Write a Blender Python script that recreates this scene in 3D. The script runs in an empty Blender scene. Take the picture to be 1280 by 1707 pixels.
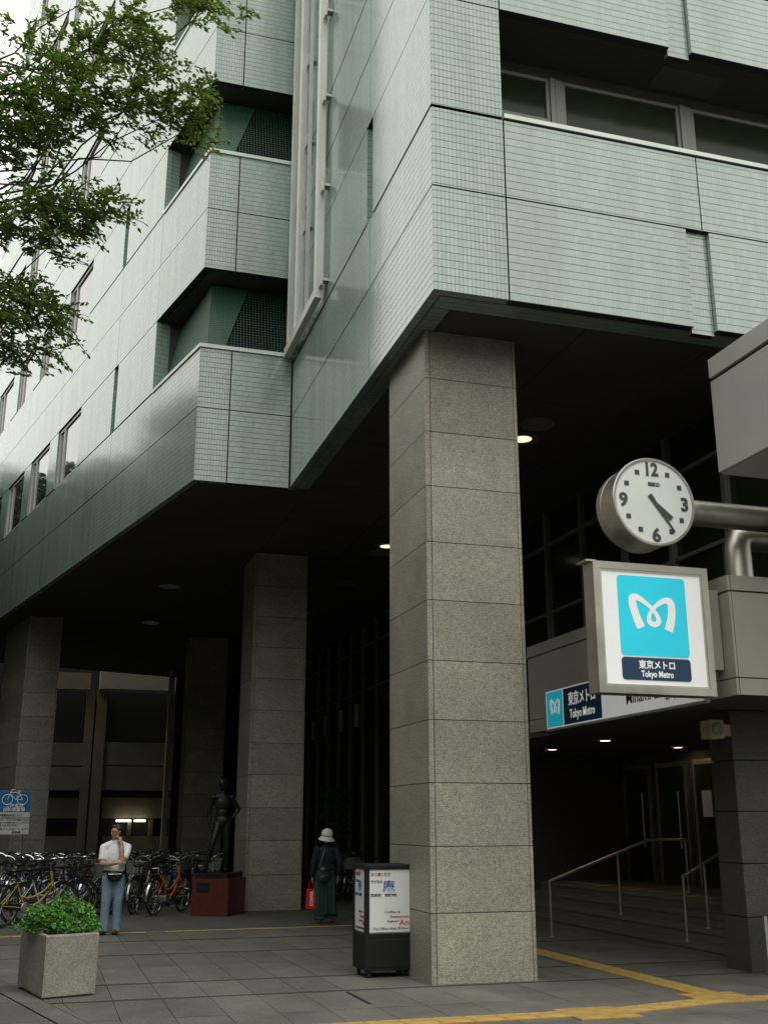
import bpy, bmesh, math, random
from mathutils import Vector, Matrix, Quaternion
random.seed(7)
sc = bpy.context.scene
COL = sc.collection
rad = math.radians
V = Vector

# ------------------------------------------------------------------ camera
FPX, PITCH, YAW, CAMZ = 1789.0, rad(16.15), rad(16.75), 1.65
cam_d = bpy.data.cameras.new('camera'); cam = bpy.data.objects.new('camera', cam_d); COL.objects.link(cam)
cam_d.sensor_fit = 'VERTICAL'; cam_d.sensor_height = 36.0; cam_d.lens = FPX / 1707.0 * 36.0
cam_d.clip_start = 0.05; cam_d.clip_end = 3000
cam.location = (0, 0, CAMZ); cam.rotation_euler = (math.pi / 2 + PITCH, 0, -YAW)
sc.camera = cam
# ------------------------------------------------------------------ sky, sun, exposure
SUN_AZ, SUN_EL = rad(168), rad(66)
w = bpy.data.worlds.new('World'); sc.world = w; w.use_nodes = True
nt = w.node_tree; bg = nt.nodes['Background']
sky = nt.nodes.new('ShaderNodeTexSky'); sky.sky_type = 'NISHITA'; sky.sun_disc = False
sky.sun_elevation = SUN_EL; sky.sun_rotation = SUN_AZ; sky.dust_density = 6.0; sky.air_density = 1.0; sky.ozone_density = 1.0
hs = nt.nodes.new('ShaderNodeHueSaturation'); hs.inputs['Saturation'].default_value = 0.12
cl = nt.nodes.new('ShaderNodeMix'); cl.data_type = 'RGBA'; cl.inputs[0].default_value = 0.9; cl.inputs[7].default_value = (8.6, 8.7, 8.1, 1)   # even cloud cover over the sky
nt.links.new(sky.outputs[0], hs.inputs['Color']); nt.links.new(hs.outputs[0], cl.inputs[6]); nt.links.new(cl.outputs[2], bg.inputs[0])
bg.inputs[1].default_value = 0.15
sun_d = bpy.data.lights.new('sun', 'SUN'); sun = bpy.data.objects.new('sun', sun_d); COL.objects.link(sun)
sun_d.energy = 0.9; sun_d.angle = rad(30); sun_d.color = (1.0, 0.97, 0.92)
sdir = Vector((math.sin(SUN_AZ) * math.cos(SUN_EL), math.cos(SUN_AZ) * math.cos(SUN_EL), math.sin(SUN_EL)))
sun.rotation_euler = sdir.to_track_quat('Z', 'Y').to_euler(); sun.location = (0, -10, 30)
sc.view_settings.view_transform = 'Standard'; sc.view_settings.look = 'None'
sc.view_settings.exposure = 0.56; sc.view_settings.gamma = 1.0

# ------------------------------------------------------------------ pixel helpers (a pixel gives only a direction)
CF = Vector((math.sin(YAW) * math.cos(PITCH), math.cos(YAW) * math.cos(PITCH), math.sin(PITCH)))
CR = Vector((math.cos(YAW), -math.sin(YAW), 0)); CU = CR.cross(CF); CC = Vector((0, 0, CAMZ))
def ray(x, y): return CF + CR * ((x - 640) / FPX) - CU * ((y - 853.5) / FPX)
def gz(y): return -0.01 * (y - 11.64)                     # the forecourt falls one per cent away from the street
def G(x, y):
    d = ray(x, y); return CC + d * ((0.1164 - CAMZ) / (d.z + 0.01 * d.y))
def ony(x, y, Y): d = ray(x, y); return CC + d * (Y / d.y)
def onx(x, y, X): d = ray(x, y); return CC + d * (X / d.x)
def onz(x, y, Z): d = ray(x, y); return CC + d * ((Z - CAMZ) / d.z)
def atd(x, y, D): d = ray(x, y).normalized(); return CC + d * D

# ------------------------------------------------------------------ materials
MATS = {}
def nodes(name):
    m = bpy.data.materials.new(name); m.use_nodes = True; MATS[name] = m
    return m, m.node_tree, m.node_tree.nodes['Principled BSDF']
def L(t, a, b): t.links.new(a, b)
def pm(name, col, rough=0.6, metal=0.0, var=None, bump=None, spec=0.5, emit=None, coat=0.0, rvar=0.0):
    """plain principled surface with mottling (var: scale, amount) and fine relief (bump: scale, strength)"""
    m, t, b = nodes(name)
    b.inputs['Base Color'].default_value = (*col, 1); b.inputs['Roughness'].default_value = rough
    b.inputs['Metallic'].default_value = metal; b.inputs['Specular IOR Level'].default_value = spec
    if coat: b.inputs['Coat Weight'].default_value = coat
    if emit:
        b.inputs['Emission Color'].default_value = (*emit[0], 1); b.inputs['Emission Strength'].default_value = emit[1]
    tc = t.nodes.new('ShaderNodeTexCoord')
    if var:
        n = t.nodes.new('ShaderNodeTexNoise'); n.inputs['Scale'].default_value = var[0]; n.inputs['Detail'].default_value = 6; n.inputs['Roughness'].default_value = 0.65
        L(t, tc.outputs['Object'], n.inputs['Vector'])
        r = t.nodes.new('ShaderNodeMapRange'); r.inputs[1].default_value = 0.25; r.inputs[2].default_value = 0.75
        r.inputs[3].default_value = 1 - var[1]; r.inputs[4].default_value = 1 + var[1]
        L(t, n.outputs['Fac'], r.inputs[0])
        mx = t.nodes.new('ShaderNodeMix'); mx.data_type = 'RGBA'; mx.blend_type = 'MULTIPLY'; mx.inputs[0].default_value = 1
        mx.inputs[6].default_value = (*col, 1); L(t, r.outputs[0], mx.inputs[7]); L(t, mx.outputs[2], b.inputs['Base Color'])
        if rvar:
            r2 = t.nodes.new('ShaderNodeMapRange'); r2.inputs[1].default_value = 0.3; r2.inputs[2].default_value = 0.7
            r2.inputs[3].default_value = rough - rvar; r2.inputs[4].default_value = rough + rvar
            L(t, n.outputs['Fac'], r2.inputs[0]); L(t, r2.outputs[0], b.inputs['Roughness'])
    if bump:
        n = t.nodes.new('ShaderNodeTexNoise'); n.inputs['Scale'].default_value = bump[0]; n.inputs['Detail'].default_value = 4
        L(t, tc.outputs['Object'], n.inputs['Vector'])
        bp = t.nodes.new('ShaderNodeBump'); bp.inputs['Strength'].default_value = bump[1]; bp.inputs['Distance'].default_value = 0.01
        L(t, n.outputs['Fac'], bp.inputs['Height']); L(t, bp.outputs[0], b.inputs['Normal'])
    return m

def tile_mat(name, vstrength, bw=0.0528, rh=0.1015):
    """glazed pale green facade tiles, 50 x 100 mm, each slightly different, grimy joints"""
    m, t, b = nodes(name)
    uv = t.nodes.new('ShaderNodeUVMap')
    def brick(w_, h_, mort):
        n = t.nodes.new('ShaderNodeTexBrick'); n.offset = 0; n.squash = 1; n.inputs['Scale'].default_value = 1
        n.inputs['Brick Width'].default_value = w_; n.inputs['Row Height'].default_value = h_
        n.inputs['Mortar Size'].default_value = mort; n.inputs['Mortar Smooth'].default_value = 0.1; n.inputs['Bias'].default_value = 0
        n.inputs['Color1'].default_value = (0.22, 0.295, 0.255, 1); n.inputs['Color2'].default_value = (0.262, 0.338, 0.292, 1)
        n.inputs['Mortar'].default_value = (0.24, 0.317, 0.273, 1)
        L(t, uv.outputs[0], n.inputs['Vector']); return n
    b1 = brick(bw, rh, 0.0025); b2 = brick(400.0, rh, 0.0046)
    tc = t.nodes.new('ShaderNodeTexCoord')
    nz = t.nodes.new('ShaderNodeTexNoise'); nz.inputs['Scale'].default_value = 0.55; nz.inputs['Detail'].default_value = 5
    mp = t.nodes.new('ShaderNodeMapping'); mp.inputs['Scale'].default_value = (1, 1, 0.35)
    L(t, tc.outputs['Object'], mp.inputs['Vector']); L(t, mp.outputs[0], nz.inputs['Vector'])
    ra = t.nodes.new('ShaderNodeMapRange'); ra.inputs[1].default_value = 0.3; ra.inputs[2].default_value = 0.7; ra.inputs[3].default_value = 0.86; ra.inputs[4].default_value = 1.08
    L(t, nz.outputs['Fac'], ra.inputs[0])
    mu = t.nodes.new('ShaderNodeMix'); mu.data_type = 'RGBA'; mu.blend_type = 'MULTIPLY'; mu.inputs[0].default_value = 1
    L(t, b1.outputs['Color'], mu.inputs[6]); L(t, ra.outputs[0], mu.inputs[7])
    st_ = t.nodes.new('ShaderNodeTexNoise'); st_.inputs['Scale'].default_value = 3.2; st_.inputs['Detail'].default_value = 4
    mp2 = t.nodes.new('ShaderNodeMapping'); mp2.inputs['Scale'].default_value = (1, 1, 0.06); L(t, tc.outputs['Object'], mp2.inputs['Vector']); L(t, mp2.outputs[0], st_.inputs['Vector'])
    rk = t.nodes.new('ShaderNodeMapRange'); rk.inputs[1].default_value = 0.45; rk.inputs[2].default_value = 0.75; rk.inputs[3].default_value = 1.0; rk.inputs[4].default_value = 0.80; L(t, st_.outputs['Fac'], rk.inputs[0])
    mu2 = t.nodes.new('ShaderNodeMix'); mu2.data_type = 'RGBA'; mu2.blend_type = 'MULTIPLY'; mu2.inputs[0].default_value = 1; L(t, mu.outputs[2], mu2.inputs[6]); L(t, rk.outputs[0], mu2.inputs[7]); mu = mu2
    # vertical joints (weak on the wide panels, strong on the corner strips), then the horizontal ones
    f1 = t.nodes.new('ShaderNodeMath'); f1.operation = 'MULTIPLY'; f1.inputs[1].default_value = vstrength; L(t, b1.outputs['Fac'], f1.inputs[0])
    m1 = t.nodes.new('ShaderNodeMix'); m1.data_type = 'RGBA'; L(t, f1.outputs[0], m1.inputs[0]); L(t, mu.outputs[2], m1.inputs[6]); m1.inputs[7].default_value = (0.075, 0.08, 0.065, 1)
    f2 = t.nodes.new('ShaderNodeMath'); f2.operation = 'MULTIPLY'; f2.inputs[1].default_value = 0.9; L(t, b2.outputs['Fac'], f2.inputs[0])
    m2 = t.nodes.new('ShaderNodeMix'); m2.data_type = 'RGBA'; L(t, f2.outputs[0], m2.inputs[0]); L(t, m1.outputs[2], m2.inputs[6]); m2.inputs[7].default_value = (0.07, 0.075, 0.06, 1)
    L(t, m2.outputs[2], b.inputs['Base Color'])
    mxf = t.nodes.new('ShaderNodeMath'); mxf.operation = 'MAXIMUM'; L(t, f1.outputs[0], mxf.inputs[0]); L(t, f2.outputs[0], mxf.inputs[1])
    rr = t.nodes.new('ShaderNodeMapRange'); rr.inputs[3].default_value = 0.13; rr.inputs[4].default_value = 0.8; L(t, mxf.outputs[0], rr.inputs[0]); L(t, rr.outputs[0], b.inputs['Roughness'])
    # slightly wavy glazing so that the reflections break up
    n2 = t.nodes.new('ShaderNodeTexNoise'); n2.inputs['Scale'].default_value = 5.0; n2.inputs['Detail'].default_value = 3; L(t, uv.outputs[0], n2.inputs['Vector'])
    sub = t.nodes.new('ShaderNodeMath'); sub.operation = 'MULTIPLY_ADD'; sub.inputs[1].default_value = -0.22; L(t, mxf.outputs[0], sub.inputs[0]); L(t, n2.outputs['Fac'], sub.inputs[2])
    bp = t.nodes.new('ShaderNodeBump'); bp.inputs['Strength'].default_value = 0.16; bp.inputs['Distance'].default_value = 0.008
    L(t, sub.outputs[0], bp.inputs['Height']); L(t, bp.outputs[0], b.inputs['Normal'])
    b.inputs['IOR'].default_value = 1.95
    rs = t.nodes.new('ShaderNodeMapRange'); rs.inputs[3].default_value = 0.5; rs.inputs[4].default_value = 0.02; L(t, mxf.outputs[0], rs.inputs[0]); L(t, rs.outputs[0], b.inputs['Specular IOR Level'])
    return m

def granite(name, c1, c2, c3, rough=0.55, scale=95.0, stain=0.18):
    m, t, b = nodes(name)
    tc = t.nodes.new('ShaderNodeTexCoord')
    v = t.nodes.new('ShaderNodeTexVoronoi'); v.inputs['Scale'].default_value = scale; L(t, tc.outputs['Object'], v.inputs['Vector'])
    sp = t.nodes.new('ShaderNodeSeparateColor'); L(t, v.outputs['Color'], sp.inputs[0])
    cr = t.nodes.new('ShaderNodeValToRGB'); cr.color_ramp.interpolation = 'CONSTANT'
    e = cr.color_ramp.elements; e[0].position = 0; e[0].color = (*c1, 1); e[1].position = 0.3; e[1].color = (*c2, 1)
    k = e.new(0.72); k.color = (*c3, 1)
    L(t, sp.outputs[0], cr.inputs[0])
    n = t.nodes.new('ShaderNodeTexNoise'); n.inputs['Scale'].default_value = 1.3; n.inputs['Detail'].default_value = 7; n.inputs['Roughness'].default_value = 0.7
    L(t, tc.outputs['Object'], n.inputs['Vector'])
    oi = t.nodes.new('ShaderNodeObjectInfo')
    ra = t.nodes.new('ShaderNodeMapRange'); ra.inputs[1].default_value = 0.3; ra.inputs[2].default_value = 0.7; ra.inputs[3].default_value = 1 - stain; ra.inputs[4].default_value = 1 + stain * 0.6
    L(t, n.outputs['Fac'], ra.inputs[0])
    rb = t.nodes.new('ShaderNodeMapRange'); rb.inputs[3].default_value = 0.85; rb.inputs[4].default_value = 1.1; L(t, oi.outputs['Random'], rb.inputs[0])
    ml = t.nodes.new('ShaderNodeMath'); ml.operation = 'MULTIPLY'; L(t, ra.outputs[0], ml.inputs[0]); L(t, rb.outputs[0], ml.inputs[1])
    mu = t.nodes.new('ShaderNodeMix'); mu.data_type = 'RGBA'; mu.blend_type = 'MULTIPLY'; mu.inputs[0].default_value = 1
    L(t, cr.outputs[0], mu.inputs[6]); L(t, ml.outputs[0], mu.inputs[7]); L(t, mu.outputs[2], b.inputs['Base Color'])
    b.inputs['Roughness'].default_value = rough
    bp = t.nodes.new('ShaderNodeBump'); bp.inputs['Strength'].default_value = 0.15; bp.inputs['Distance'].default_value = 0.004
    L(t, sp.outputs[0], bp.inputs['Height']); L(t, bp.outputs[0], b.inputs['Normal'])
    return m

def leaf_mat(name, c1, c2, trans=0.3):
    m, t, b = nodes(name)
    g = t.nodes.new('ShaderNodeNewGeometry')
    cr = t.nodes.new('ShaderNodeValToRGB'); cr.color_ramp.elements[0].color = (*c1, 1); cr.color_ramp.elements[1].color = (*c2, 1)
    L(t, g.outputs['Random Per Island'], cr.inputs[0]); L(t, cr.outputs[0], b.inputs['Base Color'])
    b.inputs['Roughness'].default_value = 0.45
    tr = t.nodes.new('ShaderNodeBsdfTranslucent'); hsv = t.nodes.new('ShaderNodeHueSaturation'); hsv.inputs['Value'].default_value = 1.6; hsv.inputs['Hue'].default_value = 0.48
    L(t, cr.outputs[0], hsv.inputs['Color']); L(t, hsv.outputs[0], tr.inputs['Color'])
    ms = t.nodes.new('ShaderNodeMixShader'); ms.inputs[0].default_value = trans
    out = t.nodes['Material Output']
    L(t, b.outputs[0], ms.inputs[1]); L(t, tr.outputs[0], ms.inputs[2]); L(t, ms.outputs[0], out.inputs['Surface'])
    return m

def net_mat(name, col, cover, pitch=0.05):
    """knotted net: opaque threads, open meshes"""
    m, t, b = nodes(name)
    uv = t.nodes.new('ShaderNodeUVMap')
    n = t.nodes.new('ShaderNodeTexBrick'); n.offset = 0; n.inputs['Scale'].default_value = 1; n.inputs['Brick Width'].default_value = pitch; n.inputs['Row Height'].default_value = pitch
    n.inputs['Mortar Size'].default_value = pitch * cover * 0.5; n.inputs['Mortar Smooth'].default_value = 0.0
    L(t, uv.outputs[0], n.inputs['Vector'])
    tr = t.nodes.new('ShaderNodeBsdfTransparent'); ms = t.nodes.new('ShaderNodeMixShader'); out = t.nodes['Material Output']
    b.inputs['Base Color'].default_value = (*col, 1); b.inputs['Roughness'].default_value = 0.6
    L(t, n.outputs['Fac'], ms.inputs[0]); L(t, tr.outputs[0], ms.inputs[1]); L(t, b.outputs[0], ms.inputs[2]); L(t, ms.outputs[0], out.inputs['Surface'])
    return m

def brushed(name, col, rough, aniso=0.0):
    m = pm(name, col, rough, 1.0, var=(3.0, 0.18), bump=(40, 0.03), rvar=0.08)
    return m

tile_mat('tile_wide', 0.32); tile_mat('tile_corner', 0.95); tile_mat('tile_side', 0.42)
pm('joint_dark', (0.02, 0.02, 0.018), 0.9)
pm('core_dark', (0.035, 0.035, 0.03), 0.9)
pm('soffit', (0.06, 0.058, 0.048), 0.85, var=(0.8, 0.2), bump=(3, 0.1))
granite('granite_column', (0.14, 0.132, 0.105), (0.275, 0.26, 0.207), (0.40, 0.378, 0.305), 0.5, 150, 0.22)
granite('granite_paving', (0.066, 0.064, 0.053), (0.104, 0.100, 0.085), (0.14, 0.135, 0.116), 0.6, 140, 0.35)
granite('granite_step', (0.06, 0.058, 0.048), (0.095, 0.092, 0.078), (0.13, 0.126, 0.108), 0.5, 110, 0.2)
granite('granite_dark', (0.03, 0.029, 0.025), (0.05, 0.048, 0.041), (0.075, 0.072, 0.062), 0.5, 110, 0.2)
granite('granite_red', (0.05, 0.010, 0.007), (0.10, 0.018, 0.012), (0.135, 0.026, 0.018), 0.35, 130, 0.1)
granite('concrete_planter', (0.20, 0.182, 0.147), (0.265, 0.245, 0.202), (0.315, 0.294, 0.248), 0.85, 160, 0.4)
pm('yellow_line', (0.50, 0.34, 0.09), 0.7, var=(5, 0.3)); pm('paving_joint', (0.02, 0.019, 0.016), 0.9); pm('paving_strip', (0.018, 0.017, 0.014), 0.8, var=(8, 0.3), bump=(60, 0.3))
pm('asphalt', (0.06, 0.058, 0.054), 0.9, var=(4, 0.25), bump=(80, 0.4))
pm('yellow_tactile', (0.30, 0.19, 0.045), 0.75, var=(5, 0.4), bump=(60, 0.2))
pm('alu', (0.42, 0.42, 0.39), 0.45, 0.6, var=(2, 0.12))
pm('alu_white', (0.52, 0.54, 0.50), 0.5, 0.2, var=(1.5, 0.12))
pm('frame_bronze', (0.19, 0.19, 0.165), 0.5, 0.2)
pm('coping', (0.50, 0.55, 0.50), 0.4, 0.1, var=(1.5, 0.12))
pm('panel_grey', (0.40, 0.39, 0.36), 0.45, 0.1, var=(1.2, 0.08), bump=(1.2, 0.02))
pm('panel_beige', (0.30, 0.28, 0.235), 0.5, 0.15, var=(1.2, 0.14), bump=(1.2, 0.02))
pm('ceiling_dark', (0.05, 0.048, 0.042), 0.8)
brushed('steel', (0.55, 0.53, 0.46), 0.42); brushed('steel_dull', (0.47, 0.45, 0.39), 0.42)
pm('chrome', (0.34, 0.34, 0.33), 0.26, 1.0)
pm('rail_steel', (0.9, 0.89, 0.86), 0.42, 1.0)
pm('rubber', (0.016, 0.016, 0.016), 0.7); pm('black_plastic', (0.009, 0.009, 0.01), 0.5, spec=0.35); pm('black_paint', (0.008, 0.0085, 0.009), 0.6, spec=0.3)
pm('bronze', (0.022, 0.024, 0.022), 0.45, 0.6, var=(6, 0.4))
pm('white_acrylic', (0.78, 0.79, 0.77), 0.3, var=(2, 0.05), emit=((1, 1, 0.97), 0.12)); pm('cyan_film', (0.02, 0.62, 0.80), 0.35, var=(2, 0.05), emit=((0.02, 0.62, 0.82), 0.12)); pm('navy_film', (0.012, 0.045, 0.105), 0.35)
pm('white_film', (0.72, 0.74, 0.72), 0.35); pm('lit_white', (0.78, 0.79, 0.77), 0.35, emit=((1, 1, 0.97), 0.12)); pm('black_film', (0.02, 0.02, 0.022), 0.5); pm('dial_grey', (0.055, 0.06, 0.065), 0.5)
pm('red_film', (0.55, 0.02, 0.03), 0.5); pm('green_film', (0.03, 0.28, 0.14), 0.5); pm('blue_film', (0.02, 0.05, 0.35), 0.5)
pm('dial', (0.72, 0.75, 0.71), 0.4, var=(3, 0.05))
pm('sign_blue', (0.01, 0.14, 0.36), 0.4); pm('sign_white', (0.55, 0.56, 0.52), 0.5); pm('poster_white', (0.74, 0.76, 0.74), 0.35)
pm('pane', (0.02, 0.024, 0.022), 0.04, spec=0.8)
pm('pane_dark', (0.020, 0.025, 0.012), 0.14, spec=0.2, var=(0.7, 0.5))
MATS['pane'].node_tree.nodes['Principled BSDF'].inputs['IOR'].default_value = 2.2
pm('net_box', (0.006, 0.008, 0.007), 0.9)
net_mat('net_green', (0.002, 0.048, 0.027), 0.66, 0.045); net_mat('net_thin', (0.003, 0.04, 0.025), 0.16, 0.06)
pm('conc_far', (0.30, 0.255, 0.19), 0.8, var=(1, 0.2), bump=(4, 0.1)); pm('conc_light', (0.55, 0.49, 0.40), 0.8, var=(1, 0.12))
pm('lamp_warm', (0.9, 0.8, 0.6), 0.4, emit=((1.0, 0.82, 0.5), 1.0)); pm('lamp_tube', (0.9, 0.9, 0.7), 0.4, emit=((1.0, 0.97, 0.72), 2.0))
pm('lamp_off', (0.35, 0.35, 0.33), 0.3, 0.6); pm('lamp_small', (0.9, 0.8, 0.6), 0.4, emit=((1.0, 0.72, 0.45), 11.0))
pm('bark', (0.045, 0.038, 0.03), 0.9, var=(8, 0.3), bump=(25, 0.5))
leaf_mat('leaf_tree', (0.030, 0.075, 0.007), (0.105, 0.185, 0.020), 0.45)
leaf_mat('leaf_far', (0.025, 0.045, 0.015), (0.05, 0.08, 0.025), 0.25)
leaf_mat('leaf_shrub', (0.035, 0.13, 0.015), (0.10, 0.26, 0.035), 0.2)
leaf_mat('leaf_ivy', (0.02, 0.09, 0.01), (0.05, 0.17, 0.02), 0.2)
pm('skin', (0.42, 0.235, 0.155), 0.5); pm('shirt_white', (0.74, 0.74, 0.76), 0.8, var=(9, 0.08), bump=(14, 0.5)); pm('denim', (0.17, 0.26, 0.34), 0.85, var=(10, 0.25), bump=(16, 0.5))
pm('hair', (0.02, 0.018, 0.017), 0.5, var=(20, 0.5)); pm('shoe_dark', (0.05, 0.04, 0.03), 0.5); pm('shoe_cream', (0.5, 0.43, 0.33), 0.6)
pm('navy_cloth', (0.005, 0.008, 0.022), 0.9, var=(6, 0.3), bump=(12, 0.5)); pm('green_cloth', (0.014, 0.042, 0.036), 0.9, var=(5, 0.4), bump=(9, 0.6)); pm('hat_white', (0.62, 0.60, 0.53), 0.8, var=(12, 0.08), bump=(60, 0.3))
pm('leather', (0.025, 0.027, 0.03), 0.3, var=(9, 0.3), bump=(14, 0.5)); pm('bag_red', (0.62, 0.012, 0.016), 0.4); pm('lens', (0.03, 0.03, 0.03), 0.1)
for nm, c in dict(orange=(0.55, 0.13, 0.015), yellow=(0.34, 0.25, 0.05), blue=(0.025, 0.075, 0.26), silver=(0.42, 0.42, 0.41), black=(0.018, 0.018, 0.02), red=(0.22, 0.025, 0.02), green=(0.02, 0.09, 0.055)).items():
    pm('paint_' + nm, c, 0.3, coat=0.4)
pm('basket_grey', (0.20, 0.20, 0.19), 0.6); pm('speaker_cream', (0.42, 0.36, 0.22), 0.6)

# ------------------------------------------------------------------ mesh builder
class MB:
    def __init__(s): s.v = []; s.f = []; s.sm = []
    def add(s, vs, fs, smooth=False):
        o = len(s.v); s.v += [Vector(p) for p in vs]; s.f += [tuple(i + o for i in f) for f in fs]; s.sm += [smooth] * len(fs)
        return s
    def box(s, x0, x1, y0, y1, z0, z1):
        return s.add([(x0, y0, z0), (x1, y0, z0), (x1, y1, z0), (x0, y1, z0), (x0, y0, z1), (x1, y0, z1), (x1, y1, z1), (x0, y1, z1)],
                     [(0, 3, 2, 1), (4, 5, 6, 7), (0, 1, 5, 4), (1, 2, 6, 5), (2, 3, 7, 6), (3, 0, 4, 7)])
    def bevbox(s, x0, x1, y0, y1, z0, z1, b):
        bm = bmesh.new(); bmesh.ops.create_cube(bm, size=1)
        for v in bm.verts: v.co = Vector(((x0 + x1) / 2 + v.co.x * (x1 - x0), (y0 + y1) / 2 + v.co.y * (y1 - y0), (z0 + z1) / 2 + v.co.z * (z1 - z0)))
        bmesh.ops.bevel(bm, geom=bm.edges[:] , offset=b, segments=2, profile=0.6, affect='EDGES')
        bm.verts.index_update(); s.add([v.co for v in bm.verts], [[v.index for v in f.verts] for f in bm.faces]); bm.free(); return s
    def obox(s, c, ax, ay, hx, hy, z0, z1):
        """box with horizontal axes ax, ay (2-vectors), half sizes, z range"""
        P = []
        for z in (z0, z1):
            for a, b in ((-1, -1), (1, -1), (1, 1), (-1, 1)): P.append((c[0] + ax[0] * hx * a + ay[0] * hy * b, c[1] + ax[1] * hx * a + ay[1] * hy * b, z))
        return s.add(P, [(0, 3, 2, 1), (4, 5, 6, 7), (0, 1, 5, 4), (1, 2, 6, 5), (2, 3, 7, 6), (3, 0, 4, 7)])
    def prism(s, poly, z0, z1):
        n = len(poly)
        return s.add([(x, y, z0) for x, y in poly] + [(x, y, z1) for x, y in poly],
                     [tuple(range(n))[::-1], tuple(range(n, 2 * n))] + [(i, (i + 1) % n, n + (i + 1) % n, n + i) for i in range(n)])
    def tube(s, pts, r, n=8, caps=True, smooth=True, sx=1.0):
        pts = [Vector(p) for p in pts]; m = len(pts)
        rs = r if isinstance(r, (list, tuple)) else [r] * m
        up = None; vs = []; fs = []
        for i, p in enumerate(pts):
            d = (pts[min(i + 1, m - 1)] - pts[max(i - 1, 0)]).normalized()
            if up is None:
                up = Vector((0, 0, 1)) if abs(d.z) < 0.9 else Vector((1, 0, 0))
            a = d.cross(up).normalized(); up = a.cross(d).normalized()
            for k in range(n):
                t = 2 * math.pi * k / n; vs.append(p + (a * math.cos(t) * sx + up * math.sin(t)) * rs[i])
        for i in range(m - 1):
            for k in range(n): fs.append((i * n + k, i * n + (k + 1) % n, (i + 1) * n + (k + 1) % n, (i + 1) * n + k))
        if caps: fs += [tuple(range(n))[::-1], tuple(range((m - 1) * n, m * n))]
        return s.add(vs, fs, smooth)
    def loop(s, pts, r, n=6):
        """closed tube"""
        pts = [Vector(p) for p in pts]; m = len(pts); c = sum(pts, Vector()) / m
        vs = []; fs = []
        for i, p in enumerate(pts):
            d = (pts[(i + 1) % m] - pts[i - 1]).normalized(); a = (p - c); a = (a - d * a.dot(d)).normalized(); u = d.cross(a)
            for k in range(n):
                t = 2 * math.pi * k / n; vs.append(p + (a * math.cos(t) + u * math.sin(t)) * r)
        for i in range(m):
            j = (i + 1) % m
            for k in range(n): fs.append((i * n + k, i * n + (k + 1) % n, j * n + (k + 1) % n, j * n + k))
        return s.add(vs, fs, True)
    def lathe(s, prof, c, axis='Z', n=24, smooth=True):
        """profile of (radius, height) turned round an axis through c"""
        vs = []; fs = []; m = len(prof)
        for r, h in prof:
            for k in range(n):
                t = 2 * math.pi * k / n; a, b = r * math.cos(t), r * math.sin(t)
                p = (a, b, h) if axis == 'Z' else ((a, h, b) if axis == 'Y' else (h, a, b))
                vs.append(Vector(c) + Vector(p))
        for i in range(m - 1):
            for k in range(n): fs.append((i * n + k, i * n + (k + 1) % n, (i + 1) * n + (k + 1) % n, (i + 1) * n + k))
        if prof[0][0] > 1e-6: fs.append(tuple(range(n))[::-1])
        if prof[-1][0] > 1e-6: fs.append(tuple(range((m - 1) * n, m * n)))
        return s.add(vs, fs, smooth)
    def ball(s, c, r, n=10, m=7, rot=None):
        r = Vector(r) if not isinstance(r, (int, float)) else Vector((r, r, r)); vs = [Vector((0, 0, -1))]; fs = []
        for i in range(1, m):
            t = math.pi * i / m - math.pi / 2
            for k in range(n): p = 2 * math.pi * k / n; vs.append(Vector((math.cos(t) * math.cos(p), math.cos(t) * math.sin(p), math.sin(t))))
        vs.append(Vector((0, 0, 1)))
        vs = [Vector((v.x * r.x, v.y * r.y, v.z * r.z)) for v in vs]
        if rot: vs = [rot @ v for v in vs]
        vs = [v + Vector(c) for v in vs]
        for k in range(n): fs.append((0, 1 + (k + 1) % n, 1 + k)); fs.append((len(vs) - 1, 1 + (m - 2) * n + k, 1 + (m - 2) * n + (k + 1) % n))
        for i in range(m - 2):
            for k in range(n): a = 1 + i * n; fs.append((a + k, a + (k + 1) % n, a + n + (k + 1) % n, a + n + k))
        return s.add(vs, fs, True)
    def mesh(s, name, mat):
        me = bpy.data.meshes.new(name); me.from_pydata([tuple(v) for v in s.v], [], s.f)
        me.polygons.foreach_set('use_smooth', s.sm); me.materials.append(MATS[mat])
        uv = me.uv_layers.new(name='UVMap'); data = [0.0] * (2 * len(me.loops)); vv = me.vertices
        for p in me.polygons:
            nn = p.normal
            if abs(nn.z) > 0.75: ux, uy = (1, 0, 0), (0, 1, 0)
            else:
                l = math.hypot(nn.x, nn.y) or 1; ux, uy = (-nn.y / l, nn.x / l, 0), (0, 0, 1)
            for li in p.loop_indices:
                c = vv[me.loops[li].vertex_index].co
                data[2 * li] = c.x * ux[0] + c.y * ux[1]; data[2 * li + 1] = c.x * uy[0] + c.y * uy[1] + c.z * uy[2]
        uv.data.foreach_set('uv', data); me.update()
        if any(s.sm): me.set_sharp_from_angle(angle=rad(38))
        return me
    def build(s, name, mat, parent=None, local=False):
        o = bpy.data.objects.new(name, s.mesh(name, mat)); COL.objects.link(o)
        attach(o, parent, local); return o
WLOC = {}
def attach(o, parent, local=False):
    if parent is not None:
        o.parent = parent
        if not local:
            o.matrix_parent_inverse = Matrix.Translation(-WLOC.get(parent.name, Vector((0, 0, 0))))
def tag(o, label=None, cat=None, group=None, kind=None):
    if label: o['label'] = label
    if cat: o['category'] = cat
    if group: o['group'] = group
    if kind: o['kind'] = kind
    return o
def thing(name, loc, label, cat, group=None, rz=0.0):
    o = bpy.data.objects.new(name, None); COL.objects.link(o); o.location = loc; o.rotation_euler = (0, 0, rz); o.empty_display_size = 0.3
    WLOC[o.name] = Vector(loc); return tag(o, label, cat, group)
def structure(mb, name, mat, **k):
    o = mb.build(name, mat); o['kind'] = 'structure'; return o
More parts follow.
